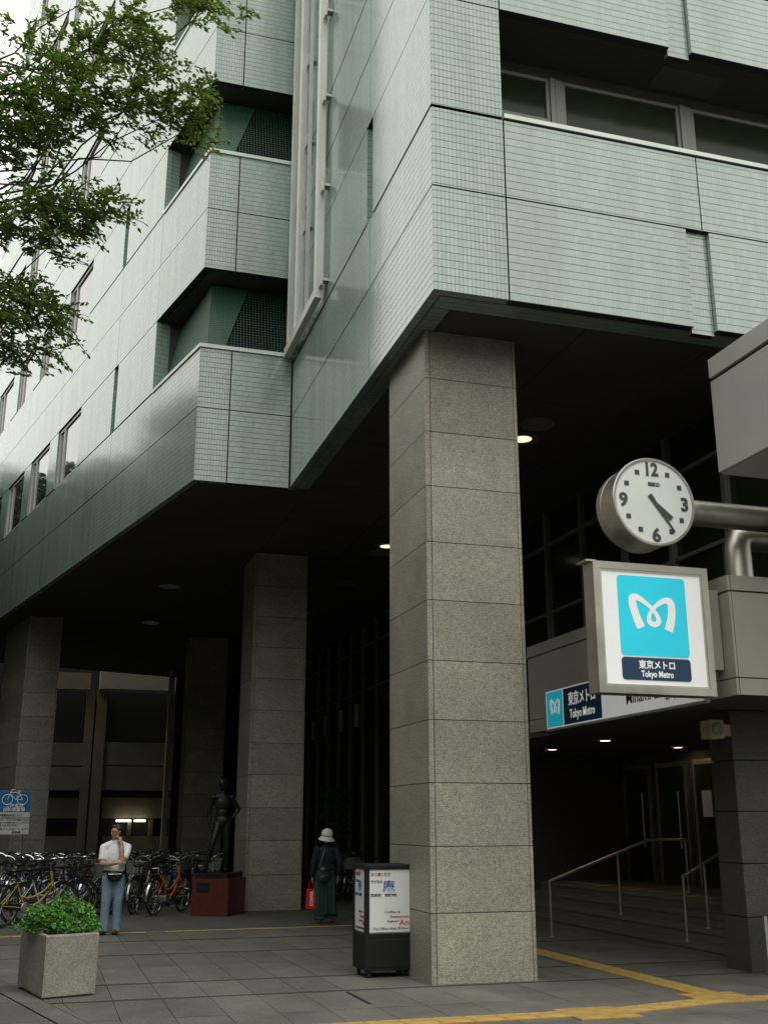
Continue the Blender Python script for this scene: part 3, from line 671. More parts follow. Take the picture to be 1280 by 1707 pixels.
# entrance hall behind the pillar: side walls, back wall, lintel
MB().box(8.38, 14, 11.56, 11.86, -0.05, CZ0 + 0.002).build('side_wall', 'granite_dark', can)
MB().box(9.15, 14, 20.30, 20.49, -0.05, 4.49).build('side_wall', 'core_dark', can)
bw = MB().box(11.2, 11.5, 11.87, 20.29, 0.562, 2.97).build('rear_wall', 'core_dark', can)
MB().box(7.46, 13.19, CY1 - 0.029, 20.29, CZ0 + 0.005, CZ0 + 0.10).build('hall_ceiling', 'ceiling_dark', can)
for i, y in enumerate((12.6, 13.9, 15.2, 16.5, 17.8, 19.1)):
    dr = MB().box(11.12, 11.19, y, y + 0.06, 0.565, 2.75).box(11.12, 11.19, y + 1.0, y + 1.06, 0.565, 2.75).box(11.125, 11.185, y + 0.061, y + 0.999, 2.66, 2.75).build('door', 'steel', bw)
    MB().tube([(11.05, y + 0.18, 1.2), (11.05, y + 0.18, 2.2)], 0.016, 6).build('handle', 'steel', dr)
    MB().box(11.14, 11.15, y + 0.062, y + 0.998, 0.57, 2.655).build('pane', 'pane_dark', dr)
ps = MB().box(11.10, 11.118, 16.98, 17.28, 1.75, 2.2).build('notice', 'sign_white', bw)
# lamps in the canopy ceiling
for i, (x, y) in enumerate(((920, 1248), (1008, 1233), (1130, 1252))):
    p = onz(x, y, CZ0); z = CZ0 + 0.004
    if p.x > 10.8: p *= 10.8 / p.x
    o = MB().lathe([(0.0, -0.012), (0.10, -0.012), (0.13, -0.03), (0.15, -0.03), (0.15, -0.002)], (p.x, p.y, z), n=20).build('ceiling_lamp', 'steel_dull')
    MB().lathe([(0.0, -0.020), (0.1, -0.020), (0.1, -0.014)], (p.x, p.y, z), n=16).build('lamp_lens', 'lamp_small', o)
    tag(o, ['small lit lamp over the stairs next to the granite column', 'small lit lamp over the stairs below the long fascia sign', 'small lit lamp over the stairs close to the loudspeaker pillar'][i], 'lamp', 'lamps over the station stairs')

# stairs
st = thing('stairs', (8.3, 15, 0), 'dark granite stairs climbing to the station entrance', 'stairs')
SX = [8.28, 8.62, 8.96, 9.28]; SZ = [0.11, 0.26, 0.41, 0.56]
for k in range(4):
    x1 = SX[k + 1] + 0.04 if k < 3 else 13.2
    for j in range(4):
        y0, y1 = 11.98 + 2.08 * j + 0.003, 11.98 + 2.08 * (j + 1) - 0.003
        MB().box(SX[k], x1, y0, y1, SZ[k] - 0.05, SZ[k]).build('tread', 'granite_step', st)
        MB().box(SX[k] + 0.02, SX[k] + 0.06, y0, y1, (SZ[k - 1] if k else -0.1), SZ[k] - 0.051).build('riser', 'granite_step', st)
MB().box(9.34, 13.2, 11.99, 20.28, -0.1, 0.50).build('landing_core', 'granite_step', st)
for i in range(12): 
    y = 12.6 + 0.6 * i
    MB().box(9.55, 9.85, y + 0.3, y + 0.59, 0.561, 0.566).build('tactile_block', 'yellow_tactile', st)
def handrail(y, label, x0, z0):
    h = 0.82
    t = thing('handrail', (x0, y, z0), label, 'handrail', 'stainless handrails on the station stairs')
    pA, pB, pC = Vector((x0, y, z0 + h)), Vector((9.35, y, 0.56 + h)), Vector((10.05, y, 0.56 + h))
    MB().tube([pA, pB, pC], 0.022, 10).build('rail', 'rail_steel', t)
    for x, zb in ((x0 + 0.015, gz(y) if z0 < 0.05 else z0), (8.78, 0.26), (10.03, 0.56)):
        zz = pA.z + (pB.z - pA.z) * (x - pA.x) / (pB.x - pA.x) if x < 9.35 else pC.z
        MB().tube([(x, y, zb), (x, y, zz)], 0.017, 8).build('post', 'steel_dull', t)
        MB().lathe([(0.045, 0.0), (0.045, 0.012), (0.02, 0.02)], (x, y, zb), n=12).build('base_flange', 'steel_dull', t)
handrail(16.2, 'stainless handrail whose sloping rail starts beside the granite column', 7.56, -0.05)
handrail(13.75, 'stainless handrail half hidden by the loudspeaker pillar', 8.42, 0.11)

# speaker on the pillar
sk = thing('loudspeaker', (7.6, 11.6, 2.75), 'cream box loudspeaker on the dark pillar', 'loudspeaker')
MB().bevbox(7.50, 7.69, 11.38, 11.60, 2.62, 2.84, 0.012).build('case', 'speaker_cream', sk)
MB().lathe([(0.0, -0.012), (0.07, -0.012), (0.08, -0.004), (0.08, 0.004)], (7.595, 11.376, 2.73), axis='Y', n=18).build('cone', 'frame_bronze', sk)
MB().box(7.69, 7.844, 11.48, 11.55, 2.66, 2.80).build('bracket', 'speaker_cream', sk)
# slim stand by the wall right of the pillar
sd = thing('notice_stand', (8.1, 11.0, 0), 'slim dull metal stand leaning by the dark pillar', 'stand')
MB().box(7.93, 7.97, 11.28, 11.31, 0, 0.62).box(8.02, 8.14, 11.285, 11.31, 0, 0.66).box(7.90, 8.20, 11.24, 11.34, -0.002, 0.02).build('post', 'steel_dull', sd)

# projecting grey canopy in front of the tower
cor = thing('metal_canopy', (7.0, 9.9, 5.49), 'grey metal canopy projecting from the tower front above the clock', 'canopy')
MB().box(7.044, 13, 7.66, 10.03, 5.50, 6.86).build('canopy_core', 'joint_dark', cor)
for i in range(1):
    a, b = 10.045 - 2.4 * (i + 1) + 0.004, 10.045 - 2.4 * i - 0.004 * (i > 0)
    MB().bevbox(6.993, 7.044, a, b, 6.643, 6.878, 0.006).build('cap_panel', 'panel_grey', cor)
    MB().bevbox(7.006, 7.044, a, b, 5.488, 6.60, 0.006).build('fascia_panel', 'panel_grey', cor)
MB().box(7.046, 13, 7.66, 10.04, 5.47, 5.499).build('canopy_soffit', 'panel_grey', cor)
MB().box(7.046, 13, 10.031, 10.043, 5.51, 6.85).build('end_panel', 'panel_grey', cor)
MB().bevbox(7.046, 13, 7.635, 7.658, 5.488, 6.60, 0.005).build('end_panel', 'panel_grey', cor); MB().bevbox(7.046, 13, 7.625, 7.658, 6.643, 6.878, 0.005).build('end_panel', 'panel_grey', cor)
ap = MB().box(7.80, 8.10, 9.72, 10.02, 4.296, 5.469).build('support_post', 'alu_white', cor)

# ------------------------------------------------------------------ square station sign
ss = thing('station_sign', (5.41, 10.16, 2.96), 'square illuminated box sign with white looped letter on cyan', 'sign')
SX0, SX1, SZ0, SZ1, SY0, SY1 = 5.41, 6.818, 2.96, 4.377, 10.16, 10.40
def ring(x0, x1, z0, z1, b, y0, y1):
    return MB().box(x0, x1, y0, y1, z0, z0 + b).box(x0, x1, y0, y1, z1 - b, z1).box(x0, x0 + b, y0 + 0.0006, y1, z0 + b, z1 - b).box(x1 - b, x1, y0 + 0.0006, y1, z0 + b, z1 - b)
MB().bevbox(SX0, SX1, SY0 + 0.03, SY1, SZ0, SZ1, 0.008).build('case', 'steel_dull', ss)
ring(SX0, SX1, SZ0, SZ1, 0.078, SY0, SY0 + 0.029).build('frame', 'steel_dull', ss)
ring(SX0 + 0.078, SX1 - 0.078, SZ0 + 0.078, SZ1 - 0.078, 0.020, SY0 + 0.008, SY0 + 0.029).build('inner_frame', 'steel', ss)
MB().box(SX0 - 0.06, SX0 + 0.06, SY0 + 0.04, SY1 + 0.02, SZ1 + 0.001, SZ1 + 0.02).build('top_lip', 'steel_dull', ss)
fw = MB().box(SX0 + 0.097, SX1 - 0.097, SY0 + 0.018, SY0 + 0.029, SZ0 + 0.097, SZ1 - 0.097).build('face', 'white_acrylic', ss)
cx0, cz0 = SX0 + 0.285, SZ0 + 0.406; cw_, ch_ = 0.83, 0.874
flat_poly(MB(), rrect(cx0, cx0 + cw_, cz0, cz0 + ch_ - 0.0, 0.045), SY0 + 0.012, SY0 + 0.0178).build('cyan_field', 'cyan_film', fw)
mk = metro_mark(cw_); xf(mk, Matrix.Translation((cx0, SY0 + 0.010, cz0 + 0.03))).build('emblem', 'lit_white', fw)
flat_poly(MB(), rrect(cx0, cx0 + cw_, SZ0 + 0.147, SZ0 + 0.388, 0.038), SY0 + 0.012, SY0 + 0.0178).build('navy_field', 'navy_film', fw)
letters('東京メトロ', 0.099, Matrix.Translation((cx0 + cw_ / 2, SY0 + 0.0095, SZ0 + 0.276)), 'lit_white', fw, width=0.435, bold=0.0022, align='CENTER')
letters('Tokyo Metro', 0.095, Matrix.Translation((cx0 + cw_ / 2, SY0 + 0.0095, SZ0 + 0.182)), 'lit_white', fw, width=0.388, bold=0.0022, align='CENTER')
MB().bevbox(SX1, CX - 0.013, SY0 + 0.08, SY1 - 0.02, SZ0 + 0.30, SZ1 - 0.22, 0.006).build('bracket', 'panel_beige', ss)

# ------------------------------------------------------------------ long fascia sign
fs = thing('fascia_sign', (6.98, 12.6, 2.94), 'long white station name sign along the canopy edge', 'sign')
FX = 6.995; FY0, FY1, FZ0, FZ1 = 10.55, 14.74, 2.94, 3.545
MB().box(FX - 0.05, FX - 0.0125, FY0, FY1, FZ0, FZ1).build('case', 'alu', fs)
e = MB()
for (y0, y1, z0, z1) in ((FY0, FY1, FZ0, FZ0 + 0.03), (FY0, FY1, FZ1 - 0.03, FZ1), (FY0, FY0 + 0.03, FZ0 + 0.03, FZ1 - 0.03), (FY1 - 0.03, FY1, FZ0 + 0.03, FZ1 - 0.03)): e.box(FX - 0.066, FX - 0.0505, y0, y1, z0, z1)
e.build('frame', 'alu', fs)
ff = MB().box(FX - 0.058, FX - 0.0506, FY0 + 0.031, FY1 - 0.031, FZ0 + 0.031, FZ1 - 0.031).build('face', 'white_acrylic', fs)
def FM(y, z, dx=0.0): return frame_m((FX - 0.0605 - dx, y, z), (0, -1, 0), (0, 0, 1))
c1 = MB().box(FX - 0.0602, FX - 0.0581, 14.165, 14.685, FZ0 + 0.05, FZ1 - 0.05).build('cyan_field', 'cyan_film', ff)
xf(metro_mark(0.475), FM(14.65, FZ0 + 0.08, 0.002)).build('emblem', 'lit_white', ff)
MB().box(FX - 0.0602, FX - 0.0581, 13.0, 14.137, FZ0 + 0.05, FZ1 - 0.05).build('navy_field', 'navy_film', ff)
letters('東京メトロ', 0.2, FM(13.57, FZ0 + 0.32, 0.002), 'lit_white', ff, width=0.81, bold=0.003, align='CENTER')
letters('Tokyo Metro', 0.17, FM(13.57, FZ0 + 0.13, 0.002), 'lit_white', ff, width=0.755, bold=0.003, align='CENTER')
letters('Minami-asagaya Sta.', 0.2, FM(12.33, FZ0 + 0.16, 0.002), 'black_film', ff, width=1.65, bold=0.001)

# ------------------------------------------------------------------ clock
CKX, CKZ, CKY, CKR = 6.213, 5.104, 10.16, 0.515
ck = thing('street_clock', (CKX, CKY, CKZ), 'round steel street clock on a tubular arm above the square sign', 'clock')
MB().lathe([(CKR, 0.0), (CKR, 0.022), (CKR - 0.02, 0.03), (CKR - 0.022, 0.31), (CKR - 0.022, 0.315), (CKR - 0.032, 0.318), (CKR - 0.032, 0.328), (CKR - 0.022, 0.331), (CKR - 0.022, 0.43), (CKR - 0.04, 0.445), (0, 0.445)], (CKX, CKY, CKZ), axis='Y', n=64).build('case', 'steel', ck)
MB().lathe([(CKR - 0.035, 0.012), (CKR - 0.033, -0.012), (CKR - 0.008, -0.014), (CKR, -0.004), (CKR, -0.0005)], (CKX, CKY, CKZ), axis='Y', n=64).build('bezel', 'steel', ck)
dl = MB().lathe([(0, -0.0022), (CKR - 0.036, -0.0022), (CKR - 0.036, -0.0008)], (CKX, CKY, CKZ), axis='Y', n=64).build('dial', 'dial', ck)
for k in range(12):
    a = rad(30 * k)
    r = CKR * 0.745; kk = 0.945
    x, z = CKX + r * math.sin(a), CKZ + r * math.cos(a)
    if k % 3:
        q = 0.0275; MB().box(x - q, x + q, CKY - 0.0065, CKY - 0.0024, z - q, z + q).build('hour_mark', 'dial_grey', dl)
    else:
        t_ = {0: '12', 3: '3', 6: '6', 9: '9'}[k]
        letters(t_, 0.213, Matrix.Translation((x, CKY - 0.005, z - 0.074)), 'dial_grey', dl, bold=0.008, align='CENTER', width=0.156 if k == 0 else None)
letters('SEIKO', 0.058, Matrix.Translation((CKX + 0.01, CKY - 0.0045, CKZ + 0.185)), 'dial_grey', dl, bold=0.003, align='CENTER', width=0.15)
def hand(name, ang, tail, tip, w0, w1, yy):
    u = Vector((math.sin(ang), math.cos(ang))); n = Vector((u.y, -u.x))
    P = [u * -tail + n * w0, u * tip + n * w1, u * tip - n * w1, u * -tail - n * w0]
    if (P[1] - P[0]).cross(P[2] - P[1]) > 0: P = P[::-1]
    flat_poly(MB(), [(CKX + p.x, CKZ + p.y) for p in P], CKY - yy - 0.003, CKY - yy).build(name, 'dial_grey', ck)
hand('hour_hand', rad(30 * (4 + 24 / 60.0)), 0.095, 0.275, 0.012, 0.032, 0.007); hand('minute_hand', rad(6 * 24.2), 0.095, 0.41, 0.028, 0.0075, 0.0102)
MB().tube([(6.67, 10.32, 5.066), (12.5, 10.32, 5.066)], 0.151, 28).build('arm', 'steel', ck)
MB().tube([(7.68, 10.79, 4.29), (7.68, 10.79, 4.82), (7.71, 10.79, 4.93), (7.82, 10.79, 4.97), (12.5, 10.79, 4.97)], 0.165, 24).build('post', 'steel', ck)

# ================================================================== SOFFIT DOWNLIGHTS
for x, y, lit, lab in [(895, 706, 0, 'unlit round downlight in the soffit right of the near granite column'), (870, 731, 1, 'lit round downlight in the soffit half hidden by the near granite column'),
                       (645, 910, 1, 'lit round downlight in the soffit far behind the near granite column'), (634, 922, 0, 'unlit round downlight paired with the far lit one behind the near column'),
                       (577, 972, 0, 'unlit downlight in the dark soffit right of the second granite column'), (522, 1022, 0, 'unlit downlight in the dark soffit close to the second granite column'),
                       (283, 978, 0, 'unlit downlight in the soffit of the skewed wing, nearer of two'), (252, 1038, 0, 'unlit downlight in the soffit of the skewed wing, farther of two')]:
    p = onz(x, y, 7.60)
    zt = 7.599 if p.x > 4.2 and p.y < 30 else 7.617
    o = MB().lathe([(0.15, -0.001), (0.15, -0.012), (0.22, -0.026), (0.27, -0.022), (0.27, 0.0)], (p.x, p.y, zt), n=28).build('ceiling_downlight', 'lamp_off')
    MB().lathe([(0.0, -0.007), (0.17, -0.007), (0.17, -0.002)], (p.x, p.y, zt - 0.006), n=24).build('lamp_lens', 'lamp_warm' if lit else 'lamp_off', o)
    tag(o, lab, 'downlight', 'round downlights in the soffit')

# ================================================================== ADVERTISING BOX
adv = thing('advertising_box', (3.75, 12.6, 0), 'black three-panel menu board on castors beside the granite column', 'sign')
az = rad(1); P0 = Vector((3.50, 12.36)); aw, ad_ = 0.585, 0.50
ux, uy = Vector((math.cos(az), math.sin(az))), Vector((-math.sin(az), math.cos(az))); AM = Matrix.Translation((P0.x, P0.y, gz(12.5))) @ Matrix.Rotation(az, 4, 'Z')
def ap_(mb, name, mat, parent): return xf(mb, AM).build(name, mat, parent)
for x in (0.06, aw - 0.06):
    for y in (0.06, ad_ - 0.06): ap_(MB().tube([(x - 0.015, y, 0.035), (x + 0.015, y, 0.035)], 0.035, 12).box(x - 0.02, x + 0.02, y - 0.02, y + 0.02, 0.05, 0.075), 'castor', 'rubber', adv)
base = ap_(MB().bevbox(0, aw, 0, ad_, 0.075, 0.46, 0.008), 'base', 'black_paint', adv)
ap_(MB().bevbox(0.02, aw - 0.02, -0.004, 0.01, 0.11, 0.40, 0.003), 'base_panel', 'black_plastic', adv)
ap_(MB().bevbox(-0.006, aw + 0.006, -0.006, ad_ + 0.006, 1.15, 1.20, 0.012), 'top', 'black_plastic', adv)
for x, y in ((0, 0), (aw - 0.05, 0), (0, ad_ - 0.05), (aw - 0.05, ad_ - 0.05)): ap_(MB().box(x, x + 0.05, y, y + 0.05, 0.461, 1.149), 'corner_post', 'black_paint', adv)
fp = ap_(MB().box(0.051, aw - 0.051, 0.012, 0.022, 0.475, 1.135), 'poster', 'poster_white', adv)
lp = ap_(MB().box(0.012, 0.022, 0.051, ad_ - 0.051, 0.475, 1.135), 'poster', 'poster_white', adv)
ap_(MB().box(0.024, aw - 0.024, 0.024, ad_ - 0.024, 0.462, 1.148), 'light_box', 'sign_white', adv)
def poster(M, W, parent):
    q = lambda x, z: M @ Matrix.Translation((x * W, 0, z))
    def t(body, x, z, size, width, mat, bold=0.0008, al='LEFT'): letters(body, size, q(x, z), mat, parent, width=width * W, bold=bold, align=al, depth=0.002)
    t('お食事', 0.04, 0.595, 0.045, 0.24, 'red_film', 0.0012); t('と', 0.29, 0.595, 0.042, 0.07, 'black_film'); t('喫茶', 0.37, 0.595, 0.045, 0.16, 'green_film', 0.0012)
    t('すぎなみ', 0.04, 0.52, 0.038, 0.28, 'black_film'); t('庵', 0.33, 0.435, 0.135, 0.30, 'blue_film', 0.0015)
    t('区役所', 0.04, 0.375, 0.036, 0.25, 'black_film'); t('西棟9階', 0.38, 0.375, 0.036, 0.30, 'black_film')
    t('Coffee', 0.38, 0.195, 0.04, 0.29, 'green_film'); t('&', 0.70, 0.195, 0.036, 0.06, 'black_film'); t('Restaurant', 0.51, 0.145, 0.04, 0.46, 'red_film')
    t('Suginami', 0.44, 0.10, 0.03, 0.28, 'black_film', 0.0004); t('An', 0.73, 0.065, 0.085, 0.24, 'red_film', 0.001); t('City Office West 9F floor', 0.09, 0.02, 0.036, 0.88, 'black_film', 0.0004)
poster(AM @ Matrix.Translation((0.051, 0.0105, 0.48)), aw - 0.102, fp)
poster(AM @ frame_m((0.0105, ad_ - 0.051, 0.48), (0, -1, 0), (0, 0, 1)), ad_ - 0.102, lp)

# ================================================================== PLANTER WITH SHRUB
pn_, pr_, pl_ = G(70, 1667), G(158, 1659), G(20, 1641)
pt = thing('concrete_planter', (0.2, 12.3, 0), 'square weathered concrete planter on the pavement', 'planter')
e1 = Vector((pr_.x - pn_.x, pr_.y - pn_.y)); e2 = Vector((pl_.x - pn_.x, pl_.y - pn_.y)) * 0.8
B = [Vector((pn_.x, pn_.y)), Vector((pn_.x, pn_.y)) + e1, Vector((pn_.x, pn_.y)) + e1 + e2, Vector((pn_.x, pn_.y)) + e2]
pc = sum(B, Vector((0, 0))) / 4; zg = gz(pc.y)
def sq(k): return [tuple(pc + (b - pc) * k) for b in B]
n4 = 4; mbp = MB(); zs = [(0.88, 0.0), (0.88, 0.025), (1.0, 0.025), (1.015, 0.575), (1.0, 0.587), (0.86, 0.587), (0.84, 0.55)]
vs = []
for k, z in zs: vs += [(x, y, zg + z) for x, y in sq(k)]
fsx = [(3, 2, 1, 0)]
for i in range(len(zs) - 1):
    for j in range(4): fsx.append((4 * i + j, 4 * i + (j + 1) % 4, 4 * i + 4 + (j + 1) % 4, 4 * i + 4 + j))
fsx.append(tuple(range(4 * (len(zs) - 1), 4 * len(zs))))
mbp.add(vs, fsx).build('planter_box', 'concrete_planter', pt)
def leaf(mb, p, d, up, l, wd, fold=0.25):
    d = d.normalized(); s = d.cross(up).normalized(); n = s.cross(d)
    mb.add([p, p + d * l * 0.45 + s * wd / 2 + n * wd * fold, p + d * l, p + d * l * 0.45 - s * wd / 2 + n * wd * fold, p + d * l * 0.5], [(0, 4, 1), (1, 4, 2), (2, 4, 3), (3, 4, 0)] if False else [(0, 2, 1), (0, 3, 2)])
def rdir():
    while True:
        v = Vector((random.uniform(-1, 1), random.uniform(-1, 1), random.uniform(-1, 1)))
        if 0.05 < v.length < 1: return v.normalized()
shr = thing('shrub', (pc.x, pc.y, zg + 0.56), 'bushy bright green shrub filling the concrete planter', 'shrub')
sh = MB(); cz = zg + 0.64
for k in range(2600):
    v = rdir(); v.z = abs(v.z) * 1.0 - 0.15
    lump = 1 + 0.18 * math.sin(5 * v.x + 1) * math.cos(6 * v.y) + 0.1 * math.sin(9 * v.z + 4 * v.x)
    rr = random.uniform(0.45, 1.0) ** 0.5 * lump
    p = Vector((pc.x, pc.y, cz)) + Vector((v.x * 0.40 * rr, v.y * 0.40 * rr, v.z * 0.27 * rr))
    d = (v * 0.5 + rdir() * 1.0)
    if p.z < zg + 0.55: continue
    leaf(sh, p, d, V((0, 0, 1)) + v * 0.6 + rdir() * 0.5, random.uniform(0.04, 0.06), random.uniform(0.028, 0.040))
sh.build('foliage', 'leaf_shrub', shr)
sb_ = MB()
for k in range(16):
    v = rdir(); sb_.tube([(pc.x + v.x * 0.08, pc.y + v.y * 0.08, zg + 0.555), (pc.x + v.x * 0.26, pc.y + v.y * 0.26, zg + 0.72 + abs(v.z) * 0.16)], [0.008, 0.003], 5)
sb_.build('stem', 'bark', shr)
MB().prism(sq(0.83), zg + 0.5505, zg + 0.556).build('soil', 'bark', pt)

# ================================================================== PEOPLE AND STATUE
def blob(mb, name, mat, parent, voxel=0.010, smooth=4, local=True):
    """fuse overlapping forms into one continuous skin"""
    me = bpy.data.meshes.new(name); me.from_pydata([tuple(v) for v in mb.v], [], mb.f)
    ob = bpy.data.objects.new(name, me); COL.objects.link(ob)
    r = ob.modifiers.new('r', 'REMESH'); r.mode = 'VOXEL'; r.voxel_size = voxel; r.use_smooth_shade = True
    s = ob.modifiers.new('s', 'SMOOTH'); s.factor = 0.5; s.iterations = smooth
    bpy.context.view_layer.update(); dg = bpy.context.evaluated_depsgraph_get()
    m2 = bpy.data.meshes.new_from_object(ob.evaluated_get(dg)); m2.name = name
    bpy.data.objects.remove(ob); bpy.data.meshes.remove(me)
    m2.materials.clear(); m2.materials.append(MATS[mat]); m2.polygons.foreach_set('use_smooth', [True] * len(m2.polygons))
    if not m2.uv_layers: m2.uv_layers.new(name='UVMap')
    o = bpy.data.objects.new(name, m2); COL.objects.link(o); attach(o, parent, local); return o
def limb(mb, pts, rs, n=12, sx=1.0, end=True):
    Q = crom([(*p, r) for p, r in zip(pts, rs)], 5) if len(pts) > 2 else [(*p, r) for p, r in zip(pts, rs)]
    mb.tube([q[:3] for q in Q], [q[3] for q in Q], n, sx=sx)
    mb.ball(pts[0], rs[0] * 0.98, 10, 7)
    if end: mb.ball(pts[-1], rs[-1] * 0.98, 10, 7)
    return mb
def hand_mb(mb, wrist, d, palm_n, curl, s=1.0, side=1):
    """palm and five fingers: d points along the hand, palm_n out of the palm"""
    d = Vector(d).normalized(); n = Vector(palm_n); n = (n - d * n.dot(d)).normalized(); t = d.cross(n) * side; wv = Vector(wrist)
    rot = Matrix((t, d, n)).transposed()
    mb.ball(wv + d * 0.045 * s, (0.038 * s, 0.052 * s, 0.017 * s), 10, 7, rot)
    for i, (off, ln) in enumerate(((-0.028, 0.066), (-0.009, 0.076), (0.010, 0.070), (0.028, 0.055))):
        p = wv + d * 0.085 * s + t * off * s; a = d.copy(); pts = [tuple(p)]
        for k in range(3):
            a = (a * math.cos(curl) + n * math.sin(curl)).normalized() if k == 0 else (Quaternion(t * side, 0) @ a)
            if k: a = (a + n * math.sin(curl) * 0.8).normalized()
            p = p + a * ln * s / 3; pts.append(tuple(p))
        mb.tube(pts, [0.0095 * s, 0.009 * s, 0.0085 * s, 0.0075 * s], 8); mb.ball(pts[-1], 0.0078 * s, 8, 5)
    p = wv + d * 0.03 * s - t * 0.032 * s; q = p + (d * 0.6 - t * 0.7 + n * 0.3).normalized() * 0.034 * s; r_ = q + (d * 0.9 - t * 0.1 + n * 0.4).normalized() * 0.028 * s
    mb.tube([tuple(p), tuple(q), tuple(r_)], [0.012 * s, 0.0105 * s, 0.0085 * s], 8); mb.ball(tuple(r_), 0.0085 * s, 8, 5)
    return mb
def head_mb(mb, c, look, s=1.0):
    """head with brow, nose, mouth, chin and ears; look is the horizontal facing"""
    f = Vector((look[0], look[1], look[2] if len(look) > 2 else 0)).normalized(); r = f.cross(Vector((0, 0, 1))).normalized(); u = r.cross(f); c = Vector(c); R = Matrix((r, f, u)).transposed()
    q = lambda a, b, h: c + (r * a + f * b + u * h) * s
    mb.ball(c + u * 0.022 * s, (0.076 * s, 0.094 * s, 0.092 * s), 16, 12, R)           # skull
    mb.ball(q(0, 0.018, -0.045), (0.058 * s, 0.072 * s, 0.072 * s), 14, 10, R)          # jaw
    mb.ball(q(0, 0.068, -0.098), (0.022 * s, 0.02 * s, 0.016 * s), 10, 7, R)            # chin
    mb.ball(q(0, 0.092, -0.016), (0.013 * s, 0.022 * s, 0.027 * s), 10, 7, R)           # nose
    mb.ball(q(0, 0.080, -0.058), (0.024 * s, 0.012 * s, 0.009 * s), 10, 7, R)           # mouth
    for a in (-1, 1):
        mb.ball(q(a * 0.030, 0.078, 0.026), (0.024 * s, 0.014 * s, 0.009 * s), 8, 6, R)   # brow
        mb.ball(q(a * 0.040, 0.066, -0.022), (0.022 * s, 0.018 * s, 0.020 * s), 8, 6, R)  # cheek
        mb.ball(q(a * 0.076, -0.008, -0.005), (0.010 * s, 0.022 * s, 0.032 * s), 8, 6, R) # ear
    return q, R
# --- man with a telephone at his ear
mp = G(184, 1558); man = thing('person', (mp.x, mp.y, mp.z), 'person in white shirt and jeans phoning beside the bicycles', 'person')
HS = 1.66 / 1.70
hd = V((0.0, -0.03, 1.575)); look = (-0.86, -0.5, -0.05)
b = MB(); q, R = head_mb(b, hd, look)
limb(b, [(0.01, 0.0, 1.36), (0.008, -0.01, 1.42), (0.0, -0.02, 1.50)], [0.075, 0.056, 0.052])
b.ball((0, 0, 1.15), (0.15, 0.095, 0.25), 14, 10); b.ball((0, 0, 0.92), (0.145, 0.10, 0.12), 14, 10)
LS, LE, LW = (0.195, 0.01, 1.335), (0.10, -0.20, 1.12), (0.075, -0.15, 1.40)
RS, RE, RW = (-0.195, 0.0, 1.335), (-0.205, -0.06, 1.09), (0.02, -0.235, 1.10)
limb(b, [LS, LE], [0.052, 0.043]); limb(b, [LE, (0.09, -0.185, 1.27), LW], [0.043, 0.040, 0.027])
limb(b, [RS, RE], [0.052, 0.043]); limb(b, [RE, (-0.10, -0.16, 1.085), RW], [0.043, 0.040, 0.027])
hand_mb(b, LW, (-0.25, 0.30, 0.9), (-0.5, 0.8, -0.2), 0.40, 1.0, -1); hand_mb(b, RW, (0.9, 0.05, 0.15), (0.0, 0.9, -0.2), 0.35, 1.0, 1)
for s_, x in ((-1, -0.085), (1, 0.085)): limb(b, [(x, 0, 0.86), (x * 1.05, -0.01, 0.48), (x * 1.0, 0.01, 0.10)], [0.085, 0.055, 0.042])
blob(b, 'body', 'skin', man, 0.008, 3)
s = MB(); s.ball((0, 0.0, 1.20), (0.172, 0.118, 0.23), 18, 12); s.ball((0, 0.0, 1.03), (0.168, 0.120, 0.15), 18, 12); s.ball((0, 0.005, 1.335), (0.19, 0.085, 0.068), 16, 10)
s.ball((0.0, 0.0, 0.985), (0.172, 0.12, 0.06), 16, 8)
limb(s, [LS, (0.165, -0.10, 1.235), (0.125, -0.165, 1.165)], [0.062, 0.060, 0.062], end=False); limb(s, [RS, (-0.20, -0.02, 1.25), (-0.207, -0.045, 1.14)], [0.060, 0.060, 0.063], end=False)
limb(s, [(0.005, 0.0, 1.38), (0.005, -0.01, 1.44)], [0.078, 0.064])
for a in (-1, 1): limb(s, [(a * 0.03, 0.0, 1.40), (a * 0.10, 0.0, 1.372), (a * 0.185, 0.005, 1.335)], [0.065, 0.062, 0.060])
blob(s, 'shirt', 'shirt_white', man, 0.012, 2)
j = MB(); j.ball((0, 0, 0.90), (0.172, 0.122, 0.125), 16, 10)
for x, fx in ((-0.09, -0.105), (0.085, 0.085)):
    limb(j, [(x, 0.0, 0.86), (x * 1.05, -0.015, 0.62), (fx, -0.02, 0.46), (fx, 0.0, 0.25), (fx, 0.005, 0.045)], [0.102, 0.088, 0.074, 0.070, 0.074], end=False)
blob(j, 'jeans', 'denim', man, 0.012, 2)
for x, yaw in ((-0.105, rad(-35)), (0.085, rad(-20))):
    s = MB(); d = V((math.sin(yaw), -math.cos(yaw), 0)); c = V((x, 0.0, 0.05))
    Rz = Matrix.Rotation(yaw, 3, 'Z')
    s.ball(c + d * 0.05 - V((0, 0, 0.008)), (0.046, 0.135, 0.042), 14, 10, Rz); s.ball(c - d * 0.04 + V((0, 0, 0.02)), (0.042, 0.055, 0.055), 12, 8, Rz)
    for v in s.v: v.z = max(v.z, 0.004)
    blob(s, 'shoe', 'shoe_dark', man, 0.008, 2)
h = MB(); h.ball(q(0, -0.022, 0.042), (0.086, 0.098, 0.088), 16, 12, R); h.ball(q(0, -0.05, -0.01), (0.074, 0.06, 0.07), 12, 9, R)
h.ball(q(0.0, 0.045, 0.095), (0.062, 0.045, 0.024), 12, 8, R)
for k in range(26): v = rdir(); h.ball(q(v.x * 0.07, -0.03 + v.y * 0.07, 0.05 + abs(v.z) * 0.055), 0.018, 6, 5)
blob(h, 'hair', 'hair', man, 0.008, 1)
